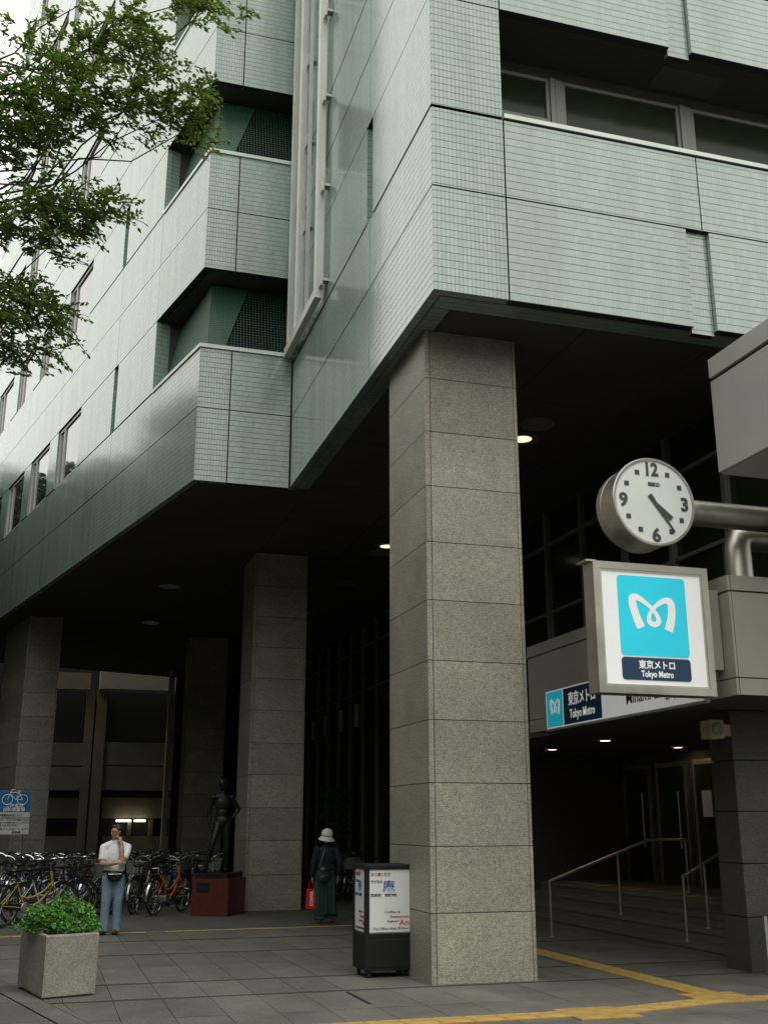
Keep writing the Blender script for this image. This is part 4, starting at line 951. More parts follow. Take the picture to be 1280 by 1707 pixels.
gl = MB()
for a in (-1, 1):
    gl.loop([tuple(q(a * 0.034 + 0.024 * math.cos(t), 0.094, 0.006 + 0.018 * math.sin(t))) for t in [2 * math.pi * k / 14 for k in range(14)]], 0.0025, 5)
    gl.tube([tuple(q(a * 0.058, 0.09, 0.008)), tuple(q(a * 0.078, 0.0, 0.010))], 0.0025, 5)
gl.tube([tuple(q(-0.012, 0.097, 0.010)), tuple(q(0.012, 0.097, 0.010))], 0.0025, 5); gl.build('glasses', 'lens', man, local=True)
MB().tube([(0.078, -0.152, 1.375), (0.076, -0.150, 1.395)], 0.034, 12).build('wrist_watch', 'steel_dull', man, local=True)
ml = man.location
ph = MB().bevbox(-0.012, 0.012, -0.022, 0.022, -0.055, 0.055, 0.006); xf(ph, Matrix.Translation(ml + V((0.045, -0.095, 1.535))) @ Matrix.Rotation(rad(20), 4, 'Y')); o = ph.build('mobile_phone', 'black_plastic'); tag(o, 'black mobile phone held to the ear of the person in jeans', 'phone')
wb = thing('waist_bag', ml + V((0, -0.14, 0.88)), 'black waist bag worn over the blue jeans', 'bag')
w_ = MB(); w_.ball((0.0, -0.155, 0.90), (0.13, 0.055, 0.075), 16, 10); w_.ball((0.0, -0.16, 0.865), (0.10, 0.05, 0.06), 14, 9); w_.ball((0.0, -0.158, 0.935), (0.125, 0.05, 0.04), 14, 9)
for v in w_.v: v -= V((0, -0.14, 0.88))
blob(w_, 'pouch', 'black_plastic', wb, 0.008, 2)
MB().loop([(0.178 * math.cos(t), 0.14 + 0.132 * math.sin(t), 0.08 + 0.012 * math.sin(2 * t)) for t in [2 * math.pi * k / 28 for k in range(28)]], 0.014, 6).build('belt', 'black_plastic', wb, local=True)
z_ = MB().tube([(-0.10, -0.068, 0.05), (0.0, -0.076, 0.048), (0.10, -0.068, 0.05)], 0.004, 5).build('zip', 'steel_dull', wb, local=True)

# --- woman walking away with bags
wp = G(541, 1540); wom = thing('person', (wp.x, wp.y, wp.z), 'person in white brimmed hat and dark clothes walking away', 'person')
wl = wom.location
b = MB(); q, R = head_mb(b, (0.03, 0.03, 1.475), (0.05, 1, -0.2), 0.95)
limb(b, [(0.02, 0.0, 1.26), (0.025, 0.015, 1.34), (0.03, 0.02, 1.41)], [0.07, 0.05, 0.048])
b.ball((0.01, 0, 1.08), (0.13, 0.09, 0.22), 14, 10); b.ball((0, 0, 0.88), (0.14, 0.10, 0.12), 14, 10)
wLS, wLE, wLW = (-0.165, 0.0, 1.27), (-0.225, -0.03, 1.01), (-0.235, 0.02, 0.80)
wRS, wRE, wRW = (0.19, 0.0, 1.265), (0.255, -0.07, 1.02), (0.245, 0.0, 0.83)
for A_, E_, W_ in ((wLS, wLE, wLW), (wRS, wRE, wRW)): limb(b, [A_, E_], [0.045, 0.038]); limb(b, [E_, W_], [0.037, 0.025])
hand_mb(b, wLW, (0.0, 0.05, -1), (1, 0, 0), 0.75, 0.95, 1); hand_mb(b, wRW, (-0.05, 0.1, -1), (-1, 0.2, 0), 0.35, 0.95, -1)
limb(b, [(-0.08, 0, 0.85), (-0.085, 0.02, 0.46), (-0.075, -0.02, 0.10)], [0.08, 0.052, 0.036]); limb(b, [(0.08, 0, 0.85), (0.10, 0.10, 0.47), (0.12, 0.10, 0.12)], [0.08, 0.052, 0.036])
blob(b, 'body', 'skin', wom, 0.008, 3)
s = MB(); s.ball((0.01, 0.0, 1.11), (0.158, 0.112, 0.22), 18, 12); s.ball((0.005, 0.0, 0.94), (0.172, 0.122, 0.15), 18, 12); s.ball((0.015, 0.0, 1.255), (0.172, 0.085, 0.065), 16, 10)
for A_, E_, W_ in ((wLS, wLE, wLW), (wRS, wRE, wRW)):
    m_ = V(E_) + (V(W_) - V(E_)) * 0.88; limb(s, [A_, tuple((V(A_) + V(E_)) / 2), E_, tuple(m_)], [0.056, 0.054, 0.054, 0.050])
limb(s, [(0.02, 0.0, 1.30), (0.025, 0.01, 1.345)], [0.075, 0.06])
blob(s, 'top', 'navy_cloth', wom, 0.012, 2)
j = MB(); j.ball((0, 0, 0.85), (0.175, 0.135, 0.13), 16, 10)
limb(j, [(-0.085, 0.0, 0.80), (-0.10, 0.0, 0.55), (-0.095, 0.02, 0.35), (-0.085, -0.01, 0.07)], [0.110, 0.100, 0.098, 0.112], end=False); limb(j, [(0.085, 0.0, 0.80), (0.115, 0.05, 0.55), (0.125, 0.08, 0.38), (0.135, 0.06, 0.10)], [0.110, 0.104, 0.102, 0.118], end=False)
for k in range(5): limb(j, [(-0.13 + 0.065 * k, -0.09, 0.75), (-0.15 + 0.078 * k, -0.075 + 0.02 * (k % 2), 0.16)], [0.028, 0.034], end=False)
blob(j, 'trousers', 'green_cloth', wom, 0.012, 2)
for (x, y, z), pitch, yaw in (((-0.075, -0.02, 0.05), rad(-24), rad(4)), ((0.125, 0.09, 0.075), rad(-18), rad(-50))):
    s = MB(); Rz = Matrix.Rotation(yaw, 3, 'Z') @ Matrix.Rotation(pitch, 3, 'X')
    s.ball((0, 0.05, -0.012), (0.040, 0.12, 0.034), 14, 10); s.ball((0, -0.04, 0.012), (0.036, 0.05, 0.046), 12, 8)
    for v in s.v: v.z = max(v.z, -0.042); v.xyz = Rz @ v + V((x, y, z))
    lo = min(v.z for v in s.v)
    for v in s.v: v.z += 0.005 - lo
    blob(s, 'shoe', 'shoe_cream', wom, 0.008, 2)
hc = V((0.03, 0.025, 1.51))
hp = MB().lathe([(0.0, 0.122), (0.045, 0.117), (0.080, 0.095), (0.100, 0.055), (0.106, 0.01), (0.107, -0.012), (0.118, -0.035), (0.150, -0.075), (0.152, -0.080), (0.148, -0.080), (0.114, -0.042), (0.102, -0.015), (0.098, 0.0), (0.0, 0.0)], (0, 0, 0), n=32)
Rh = Matrix.Rotation(rad(10), 3, 'X') @ Matrix.Rotation(rad(4), 3, 'Y')
for v in hp.v: v.xyz = Rh @ v + hc
hat = hp.build('hat', 'hat_white', wom, local=True)
bd = MB().lathe([(0.108, -0.010), (0.109, 0.006), (0.1065, 0.012)], (0, 0, 0), n=32)
for v in bd.v: v.xyz = Rh @ v + hc
bd.build('hat_band', 'basket_grey', hat, local=True)
hb = thing('shoulder_bag', wl + V((-0.07, -0.14, 0.85)), 'black leather shoulder bag hanging on the back of the walking person', 'bag')
t_ = MB(); t_.ball((0, 0, 0), (0.125, 0.055, 0.12), 14, 10); t_.ball((0.0, -0.01, -0.06), (0.12, 0.055, 0.08), 14, 10); t_.ball((0.02, -0.02, 0.06), (0.10, 0.045, 0.07), 12, 8)
xf(t_, Matrix.Rotation(rad(-10), 4, 'Y')); blob(t_, 'pouch', 'leather', hb, 0.010, 2)
MB().tube([(-0.08, -0.02, 0.10), (-0.03, 0.0, 0.25), (0.02, 0.03, 0.38), (0.12, 0.09, 0.47), (0.19, 0.14, 0.48)], 0.011, 6).build('strap', 'leather', hb, local=True)
rb = thing('carrier_bag', wl + V((-0.26, 0.03, 0.26)), 'glossy red carrier bag with white lettering held in a hand', 'bag')
m_ = MB(); Wb, Db, Hb = 0.155, 0.11, 0.335
m_.add([(-Wb / 2, -Db / 2, 0), (Wb / 2, -Db / 2, 0), (Wb / 2, Db / 2, 0), (-Wb / 2, Db / 2, 0), (-Wb / 2 + 0.012, -Db / 2 + 0.005, Hb), (Wb / 2 + 0.012, -Db / 2 + 0.01, Hb), (Wb / 2 + 0.01, Db / 2 - 0.01, Hb), (-Wb / 2 + 0.012, Db / 2 - 0.01, Hb)],
       [(0, 3, 2, 1), (0, 1, 5, 4), (1, 2, 6, 5), (2, 3, 7, 6), (3, 0, 4, 7), (4, 5, 6, 7)]); m_.build('bag_body', 'bag_red', rb, local=True)
tx = text_mb('COMPER', 0.075, 0.25, 0.002, 0.002, 'LEFT')
Mt = Matrix.Translation((0.032, -Db / 2 - 0.0015, 0.045)) @ Matrix.Rotation(rad(-89), 4, 'Y') @ Matrix.Rotation(rad(-1), 4, 'X'); xf(tx, Mt).build('lettering', 'white_film', rb, local=True)
MB().tube([(-0.05, 0, Hb - 0.005), (-0.02, 0, Hb + 0.13), (0.03, -0.01, Hb + 0.145), (0.06, 0, Hb - 0.005)], 0.006, 6).build('handle', 'bag_red', rb, local=True)

# --- bronze statue on its red plinth
sq0 = V((3.30, 22.75)); zg2 = gz(22.75)
plq = thing('statue_plinth', (sq0.x, sq0.y, zg2), 'polished red granite plinth under the bronze figure', 'plinth')
hx = [(sq0.x + 0.50 * math.cos(rad(a)), sq0.y + 0.52 * math.sin(rad(a))) for a in (198, 262, 282, 342, 18, 82, 98, 162)]
hx = [(2.84, 22.62), (3.50, 22.23), (3.98, 23.02), (3.32, 23.42)]
MB().prism(hx, zg2 - 0.03, zg2 + 0.70).build('plinth_block', 'granite_red', plq)
hcx = sum(p[0] for p in hx) / 4; hcy = sum(p[1] for p in hx) / 4
MB().prism([(hcx + (x - hcx) * 0.86, hcy + (y - hcy) * 0.86) for x, y in hx], zg2 + 0.7005, zg2 + 0.80).build('base_slab', 'bronze', plq)
f0, f1 = V((*hx[0], 0)), V((*hx[1], 0)); fu = (f1 - f0).normalized()
pqm = frame_m(f0 + fu * 0.10 + V((0, 0, zg2 + 0.45)), fu, (0, 0, 1)); xf(MB().box(0, 0.26, -0.012, -0.001, 0, 0.17), pqm).build('plaque', 'bronze', plq)
sta = thing('bronze_statue', (hcx, hcy, zg2 + 0.80), 'dark bronze standing figure with one hand on its hip', 'statue')
b = MB(); S = 1.08
q, R = head_mb(b, (-0.02, -0.02, 1.60), (-0.5, -1, 0.05), 0.98)
b.ball(q(0, -0.035, 0.03), (0.086, 0.09, 0.09), 12, 9, R); b.ball(q(0, -0.10, 0.02), (0.04, 0.04, 0.04), 10, 7, R)
limb(b, [(0.0, 0, 1.37), (-0.005, -0.005, 1.45), (-0.01, -0.01, 1.53)], [0.07, 0.05, 0.05])
b.ball((0, 0, 1.24), (0.155, 0.095, 0.17), 14, 10); b.ball((0.0, 0, 1.07), (0.125, 0.09, 0.13), 14, 10); b.ball((0.02, 0, 0.92), (0.165, 0.11, 0.13), 14, 10); b.ball((0, 0.0, 1.36), (0.17, 0.075, 0.06), 12, 8)
limb(b, [(0.17, 0, 1.36), (0.33, 0.06, 1.14)], [0.05, 0.038]); limb(b, [(0.33, 0.06, 1.14), (0.20, 0.0, 0.98)], [0.038, 0.028]); hand_mb(b, (0.20, 0, 0.98), (-0.8, -0.5, -0.3), (-0.3, 0.9, 0), 0.4, 0.95, 1)
limb(b, [(-0.17, 0, 1.36), (-0.235, 0.05, 1.10), (-0.22, 0.02, 0.87)], [0.05, 0.038, 0.027]); hand_mb(b, (-0.22, 0.02, 0.87), (0, -0.1, -1), (1, 0, 0), 0.3, 0.95, -1)
limb(b, [(0.09, 0, 0.86), (0.10, -0.01, 0.50), (0.11, 0.03, 0.10)], [0.098, 0.062, 0.038]); limb(b, [(-0.07, 0, 0.86), (-0.17, -0.10, 0.52), (-0.27, -0.05, 0.10)], [0.095, 0.060, 0.038])
for x, y, a in ((0.11, 0.03, -10), (-0.27, -0.05, -40)): b.ball((x + 0.05 * math.sin(rad(a)), y - 0.05 * math.cos(rad(a)), 0.04), (0.042, 0.115, 0.038), 12, 8, Matrix.Rotation(rad(a), 3, 'Z')); b.ball((x, y, 0.05), 0.045, 10, 7)
for v in b.v: v *= S
for v in b.v: v.z = max(v.z, 0.001)
blob(b, 'figure', 'bronze', sta, 0.010, 3)

# ================================================================== BICYCLES
MESH = {}
def bike_meshes():
    M = {}
    ty = MB(); n = 26; R_ = 0.315
    ty.loop([(R_ * math.cos(2 * math.pi * k / n), 0, R_ * math.sin(2 * math.pi * k / n)) for k in range(n)], 0.019, 6); M['tyre'] = ty.mesh('wheel', 'rubber')
    rm = MB(); rm.loop([(0.292 * math.cos(2 * math.pi * k / n), 0, 0.292 * math.sin(2 * math.pi * k / n)) for k in range(n)], 0.010, 5)
    for k in range(14):
        a = 2 * math.pi * k / 14; s_ = 0.022 * (1 if k % 2 else -1); rm.tube([(0.02 * math.cos(a + 0.6), s_, 0.02 * math.sin(a + 0.6)), (0.285 * math.cos(a), 0, 0.285 * math.sin(a))], 0.0022, 3, caps=False)
    rm.tube([(0, -0.045, 0), (0, 0.045, 0)], 0.022, 8); M['rim'] = rm.mesh('rim', 'chrome')
    return M
BM = bike_meshes()
RW, FW, BBp, ST, HD, HT = V((-0.52, 0, 0.335)), V((0.56, 0, 0.335)), V((-0.10, 0, 0.29)), V((-0.27, 0, 0.80)), V((0.39, 0, 0.62)), V((0.34, 0, 0.84))
def frame_mb():
    f = MB(); f.tube(crom([tuple(HD), (0.22, 0, 0.42), (0.05, 0, 0.31), tuple(BBp)], 4), 0.019, 8); f.tube(crom([tuple(HD + V((0, 0, 0.06))), (0.20, 0, 0.52), (0.0, 0, 0.44), (-0.17, 0, 0.46)], 4), 0.015, 8)
    f.tube([tuple(BBp), tuple(ST - V((0, 0, 0.10)))], 0.016, 8); f.tube([tuple(HD - V((0, 0, 0.03))), tuple(HT)], 0.021, 8)
    for s_ in (-1, 1):
        f.tube([tuple(BBp + V((0, 0.02 * s_, 0))), tuple(RW + V((0, 0.055 * s_, 0)))], 0.010, 6); f.tube([tuple(V((-0.235, 0.012 * s_, 0.66))), tuple(RW + V((0, 0.055 * s_, 0)))], 0.008, 6)
        f.tube([tuple(HD - V((0, -0.035 * s_, 0.0))), (0.44, 0.045 * s_, 0.50), tuple(FW + V((0, 0.05 * s_, 0)))], 0.011, 6)
    return f
def fender(c, a0, a1, r=0.352, wd=0.026):
    mb = MB(); m = 14; vs = []
    for k in range(m + 1):
        a = rad(a0 + (a1 - a0) * k / m)
        for y, rr in ((-wd, r - 0.012), (0, r), (wd, r - 0.012)): vs.append((c.x + rr * math.cos(a), y, c.z + rr * math.sin(a)))
    fs_ = []
    for k in range(m):
        for q_ in range(2): fs_.append((3 * k + q_, 3 * k + q_ + 1, 3 * k + 4 + q_, 3 * k + 3 + q_))
    return mb.add(vs, fs_, True)
def handlebar():
    mb = MB(); mb.tube([tuple(HT), (0.325, 0, 0.93)], 0.013, 8)
    for s_ in (-1, 1): mb.tube(crom([(0.325, 0, 0.93), (0.34, 0.10 * s_, 1.00), (0.28, 0.24 * s_, 1.03), (0.12, 0.28 * s_, 1.01)], 5), 0.011, 7)
    return mb
def grips(s_):
    mb = MB(); mb.tube([(0.20, 0.268 * s_, 1.022), (0.10, 0.284 * s_, 1.006)], 0.017, 8)
    return mb
def basket(wire=True):
    mb = MB(); x0, x1, y, z0, z1 = 0.42, 0.72, 0.17, 0.66, 0.90
    def P(u, v, k): # taper
        t = 0.78 + 0.22 * k; return ((x0 + x1) / 2 + (u - 0.5) * (x1 - x0) * t, (v - 0.5) * 2 * y * t, z0 + (z1 - z0) * k)
    if wire:
        for k in (0, 0.25, 0.5, 0.75, 1.0): mb.loop([P(0, 0, k), P(0.5, 0, k), P(1, 0, k), P(1, 0.5, k), P(1, 1, k), P(0.5, 1, k), P(0, 1, k), P(0, 0.5, k)], 0.006 if k == 1 else 0.0035, 4)
        for k in range(9):
            u = k / 8
            for a, b_ in (((u, 0), (u, 0)), ((u, 1), (u, 1)), ((0, u), (0, u)), ((1, u), (1, u))): mb.tube([P(*a, 0), P(*b_, 1)], 0.003, 3, caps=False)
            mb.tube([P(u, 0, 0), P(u, 1, 0)], 0.003, 3, caps=False)
    else:
        vs = [P(0, 0, 0), P(1, 0, 0), P(1, 1, 0), P(0, 1, 0), P(0, 0, 1), P(1, 0, 1), P(1, 1, 1), P(0, 1, 1)]
        mb.add(vs, [(0, 3, 2, 1), (0, 1, 5, 4), (1, 2, 6, 5), (2, 3, 7, 6), (3, 0, 4, 7)])
        mb.loop([P(0, 0, 1), P(0.5, 0, 1), P(1, 0, 1), P(1, 0.5, 1), P(1, 1, 1), P(0.5, 1, 1), P(0, 1, 1), P(0, 0.5, 1)], 0.010, 5)
    return mb
def saddle():
    mb = MB(); mb.ball((-0.33, 0, 0.865), (0.10, 0.10, 0.035), 12, 8); mb.ball((-0.22, 0, 0.865), (0.12, 0.045, 0.028), 12, 8); mb.tube([tuple(ST - V((0, 0, 0.12))), tuple(ST + V((-0.02, 0, 0.04)))], 0.012, 6); return mb
def rack():
    mb = MB()
    for s_ in (-1, 1): mb.tube([(-0.26, 0.05 * s_, 0.66), (-0.36, 0.06 * s_, 0.72), (-0.78, 0.06 * s_, 0.73)], 0.006, 5); mb.tube([(-0.70, 0.06 * s_, 0.73), tuple(RW + V((0, 0.07 * s_, 0)))], 0.005, 5)
    for x in (-0.4, -0.52, -0.64, -0.77): mb.tube([(x, -0.06, 0.73), (x, 0.06, 0.73)], 0.005, 5)
    return mb
def crank():
    mb = MB(); mb.lathe([(0.0, -0.05), (0.075, -0.05), (0.085, -0.044), (0.085, -0.036), (0.0, -0.036)], tuple(BBp), axis='Y', n=20)
    mb.tube([tuple(BBp + V((0, -0.06, 0))), tuple(BBp + V((0.10, -0.065, -0.13)))], 0.010, 6); mb.tube([tuple(BBp + V((0, 0.06, 0))), tuple(BBp + V((-0.10, 0.065, 0.13)))], 0.010, 6)
    mb.box(BBp.x + 0.06, BBp.x + 0.14, -0.16, -0.07, BBp.z - 0.145, BBp.z - 0.12); mb.box(BBp.x - 0.14, BBp.x - 0.06, 0.07, 0.16, BBp.z + 0.12, BBp.z + 0.145); return mb
def chaincase():
    mb = MB(); a, c = BBp, RW; P = [(c.x - 0.02, c.z - 0.035), (a.x, a.z - 0.055), (a.x + 0.05, a.z), (a.x, a.z + 0.055), (c.x - 0.02, c.z + 0.035)]
    return flat_poly(mb, P[::-1], -0.035, -0.028)
def stand():
    mb = MB()
    for s_ in (-1, 1): mb.tube([tuple(RW + V((0, 0.05 * s_, 0))), (RW.x - 0.10, 0.11 * s_, 0.02)], 0.008, 5)
    mb.tube([(RW.x - 0.10, -0.13, 0.02), (RW.x - 0.10, 0.13, 0.02)], 0.008, 5); return mb
def bike_proto(color, bask, group, label):
    t = thing('bicycle', (0, 0, 0), label, 'bicycle', group)
    for c in (RW, FW):
        wo = bpy.data.objects.new('wheel', BM['tyre']); COL.objects.link(wo); wo.parent = t; wo.location = c
        ro = bpy.data.objects.new('rim', BM['rim']); COL.objects.link(ro); ro.parent = wo
    def part(name, key, mbf, mat, par=t):
        k = (key, mat)
        if k not in MESH: MESH[k] = mbf().mesh(name, mat)
        o = bpy.data.objects.new(name, MESH[k]); COL.objects.link(o); o.parent = par; return o
    part('frame', 'frame', frame_mb, 'paint_' + color)
    part('fender', 'fr', lambda: fender(RW, 20, 190), 'chrome'); part('fender', 'ff', lambda: fender(FW, 5, 140), 'chrome')
    hb_ = part('handlebar', 'hb', handlebar, 'chrome'); part('grip', 'gl', lambda: grips(-1), 'black_plastic', hb_); part('grip', 'gr', lambda: grips(1), 'black_plastic', hb_)
    part('saddle', 'sd', saddle, 'black_plastic'); part('rack', 'rk', rack, 'chrome'); part('crank', 'ck', crank, 'steel_dull'); part('chain_case', 'cc', chaincase, 'sign_white' if color == 'orange' else 'black_plastic'); part('stand', 'st', stand, 'chrome')
    if bask: part('basket', 'bk' + str(bask), lambda: basket(bask != 'solid'), {'solid': 'basket_grey', 'wire': 'chrome', 'black': 'black_plastic'}[bask])
    part('headlamp', 'hl', lambda: MB().lathe([(0.0, 0.06), (0.03, 0.055), (0.032, 0.0), (0.015, -0.03), (0, -0.035)], (0.46, 0, 0.60), axis='X', n=12), 'black_plastic')
    return t
def place(t, x, y, dirx, diry, lean=0.0):
    t.scale = (1.08, 1.08, 1.08); t.location = (x, y, gz(y) + 0.002); t.rotation_euler = (lean, -0.01 * 0, math.atan2(diry, dirx))
GRP = 'city bicycles packed under the office building'
singles = [  # rear wheel on the ground, heading, frame, basket, label
    (2.16, 22.72, 0.55, 0.83, 'orange', None, 'orange city bicycle parked next to the red plinth'),
    (1.80, 23.30, 0.42, 0.90, 'black', None, 'black bicycle with silver mudguards standing next to the orange bicycle'),
    (1.42, 23.75, 0.42, 0.90, 'silver', 'solid', 'silver bicycle with solid grey basket behind the person phoning'),
    (0.92, 23.9, 0.50, 0.86, 'red', 'wire', 'dark red bicycle at the end of the row behind the person phoning'),
    (-0.62, 20.70, 0.86, 0.5, 'yellow', 'black', 'yellow framed bicycle behind the planter, front of its row'),
    (-0.36, 21.35, 0.86, 0.5, 'silver', 'black', 'silver framed bicycle parked between the yellow and the blue one'),
    (-0.22, 22.0, 0.86, 0.5, 'blue', 'wire', 'blue framed bicycle parked behind the yellow one'),
    (0.20, 22.6, 0.86, 0.5, 'green', 'solid', 'dark green bicycle with solid basket, rearmost of the yellow one\'s row')]
def fix_rear(t, x, y, dx, dy, lean):
    l = math.hypot(dx, dy); place(t, x + 0.52 * dx / l, y + 0.52 * dy / l, dx, dy, lean)
for x, y, dx, dy, c, bk, lab in singles:
    fix_rear(bike_proto(c, bk, GRP, lab), x, y, dx, dy, random.uniform(-0.05, 0.05))
protos = {}
kinds = [('black', 'black', 'black bicycle with black basket in the packed rows behind'), ('black', 'wire', 'black bicycle with wire basket in the packed rows behind'), ('silver', 'wire', 'silver bicycle with wire basket in the packed rows behind'), ('black', 'black', 'black bicycle with black basket in the packed rows behind'),
         ('red', 'wire', 'dark red bicycle with wire basket in the packed rows behind'), ('blue', 'black', 'blue bicycle with black basket in the packed rows behind'), ('silver', 'solid', 'silver bicycle with solid grey basket in the packed rows behind')]
spots = []
for r, (y, x0, n_, st_) in enumerate(((25.2, -0.95, 9, 0.36), (27.0, -1.15, 11, 0.42), (28.8, -1.3, 11, 0.45), (30.6, 0.4, 7, 0.48))):
    for i in range(n_): spots.append((x0 + st_ * i + random.uniform(-0.05, 0.05), y + random.uniform(-0.15, 0.15), random.uniform(0.25, 0.5), 0.9, ['in the first packed row behind the blue one', 'in the second packed row behind the blue one', 'in the third packed row, before the parking board', 'in the last packed row, beyond the parking board'][r]))
spots += [(6.35 + 0.5 * i, 26.3 + 0.3 * i, 0.7, 0.6, 'in the dark passage behind the menu board') for i in range(3)]
spots += [(2.75 + 0.4 * i, 25.9 + 0.15 * i, 0.3, 0.9, 'parked behind the bronze figure') for i in range(3)]
for i, (x, y, dx, dy, where) in enumerate(spots):
    c, bk, lab = random.choice(kinds)
    if (c, bk) not in protos: t = protos[(c, bk)] = bike_proto(c, bk, GRP, lab)
    else: t = copy_tree(protos[(c, bk)])
    t['label'] = lab.replace('in the packed rows behind', where); fix_rear(t, x, y, dx, dy, random.uniform(-0.08, 0.08))
    if random.random() < 0.35: t.rotation_euler.z += math.pi

# ------------------------------------------------------------------ bicycle parking sign in front of the far column
bs = thing('bicycle_sign', (-1.1, 31, 0), 'blue and white bicycle parking board on two posts', 'sign')
Y = 31.0; a_, c_ = ony(-6, 1318, Y), ony(52, 1391, Y); x0, x1, z1, z0 = a_.x, ony(51, 1355, Y).x, a_.z, c_.z; zm = ony(20, 1354, Y).z
MB().box(x0, x1, Y, Y + 0.03, z0, z1).build('board', 'alu', bs)
for x in (x0 + 0.15, x1 - 0.15): MB().tube([(x, Y + 0.055, gz(Y)), (x, Y + 0.055, z1 - 0.05)], 0.025, 8).build('post', 'steel_dull', bs)
MB().box(x0 + 0.005, x1 - 0.005, Y - 0.004, Y - 0.001, zm, z1 - 0.005).build('blue_field', 'sign_blue', bs); MB().box(x0 + 0.005, x1 - 0.005, Y - 0.004, Y - 0.001, z0 + 0.005, zm - 0.002).build('white_field', 'sign_white', bs)
xc = (ony(26, 1330, Y).x); zc = ony(26, 1333, Y).z; r = 0.13; ic = MB()
for s_ in (-1, 1): ic.loop([(xc + s_ * 0.19 + r * math.cos(t), Y - 0.008, zc + r * math.sin(t)) for t in [2 * math.pi * k / 22 for k in range(22)]], 0.011, 4)
for p, q_ in (((-0.19, 0), (-0.10, 0.25)), ((-0.10, 0.25), (-0.04, 0.26)), ((-0.12, 0.18), (0.08, 0.18)), ((-0.12, 0.14), (0.02, 0.0)), ((0.02, 0.0), (0.10, 0.22)), ((0.09, 0.18), (0.19, 0.0)), ((0.02, 0.0), (0.19, 0.0)), ((0.05, 0.22), (0.15, 0.22))):
    ic.tube([(xc + p[0], Y - 0.008, zc + p[1]), (xc + q_[0], Y - 0.008, zc + q_[1])], 0.010, 5)
ic.build('bicycle_symbol', 'white_film', bs)
letters('来庁者用', 0.11, Matrix.Translation((xc, Y - 0.006, ony(26, 1345.5, Y).z)), 'white_film', bs, width=0.44, bold=0.003, align='CENTER')
letters('自転車置場', 0.11, Matrix.Translation((xc, Y - 0.006, ony(26, 1352, Y).z)), 'white_film', bs, width=0.54, bold=0.003, align='CENTER')
rows_ = [('自転車置場の利用について', 1360.5, 0.62, 0.002), ('この自転車置場は区役所に来庁された方の', 1365, 0.82, 0), ('専用です。それ以外の方の駐輪はできません。', 1368.5, 0.85, 0), ('来庁者以外の自転車は撤去することがあります。', 1373, 0.84, 0), ('放置自転車も同様に', 1377.5, 0.55, 0), ('ご協力をお願いします。', 1383.5, 0.8, 0)]
for b_, py, wd, bo in rows_: letters(b_, 0.06, Matrix.Translation((x0 + 0.10, Y - 0.006, ony(20, py, Y).z)), 'black_film', bs, width=wd, bold=bo)
letters('区役所', 0.06, Matrix.Translation((x1 - 0.42, Y - 0.006, ony(30, 1389, Y).z)), 'black_film', bs, width=0.22, bold=0.002)

# ================================================================== FAR BLOCK ACROSS THE COURT
fb = thing('rear_building', (0, 52, -0.4), 'beige concrete block with balconies seen through the covered way', 'building')
FYY = 52.0
def frect(px0, px1, py0, py1, y0, y1, mat, name):
    a, c = ony(px0, (py0 + py1) / 2, y0), ony(px1, (py0 + py1) / 2, y0); t_, b_ = ony((px0 + px1) / 2, py0, y0), ony((px0 + px1) / 2, py1, y0)
    return MB().box(a.x, c.x, y0, y1, b_.z, t_.z).build(name, mat, fb)
MB().box(-24, 24, FYY + 0.6, FYY + 6, -0.5, 13.5).build('wall_core', 'core_dark', fb)  # left end and height carried on out of view to block sky
for (p0, p1) in ((60, 140), (170, 300), (376, 520)):
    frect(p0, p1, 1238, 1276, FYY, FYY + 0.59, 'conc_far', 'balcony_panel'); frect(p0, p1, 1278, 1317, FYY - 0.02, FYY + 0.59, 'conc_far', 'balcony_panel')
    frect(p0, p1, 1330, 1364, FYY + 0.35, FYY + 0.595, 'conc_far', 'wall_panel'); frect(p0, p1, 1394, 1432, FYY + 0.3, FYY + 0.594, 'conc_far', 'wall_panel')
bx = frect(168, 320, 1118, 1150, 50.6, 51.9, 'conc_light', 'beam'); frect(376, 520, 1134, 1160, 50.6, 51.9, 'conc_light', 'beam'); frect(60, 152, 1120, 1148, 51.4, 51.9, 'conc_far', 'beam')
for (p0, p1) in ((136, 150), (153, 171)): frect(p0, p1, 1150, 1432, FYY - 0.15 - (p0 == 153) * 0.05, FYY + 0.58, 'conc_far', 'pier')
frect(213, 219, 1366, 1394, FYY + 0.2, FYY + 0.58, 'conc_far', 'window_post'); frect(248, 255, 1366, 1394, FYY + 0.2, FYY + 0.58, 'conc_far', 'window_post')
for p0, p1 in ((194, 219), (224, 243)):
    o = frect(p0, p1, 1366.2, 1370, FYY + 0.05, FYY + 0.12, 'lamp_tube', 'tube_lamp'); o.parent = None; o.matrix_parent_inverse = Matrix()
    tag(o, ['lit fluorescent tube at the rear block, the longer one' , 'lit fluorescent tube at the rear block, the shorter one'][p0 > 200], 'lamp', 'fluorescent tubes at the rear block')
# pale edge wall beside the gap
ew = MB().box(4.28, 4.48, 44.2, 44.6, -0.45, 7.6).build('edge_pier', 'conc_light', bld)

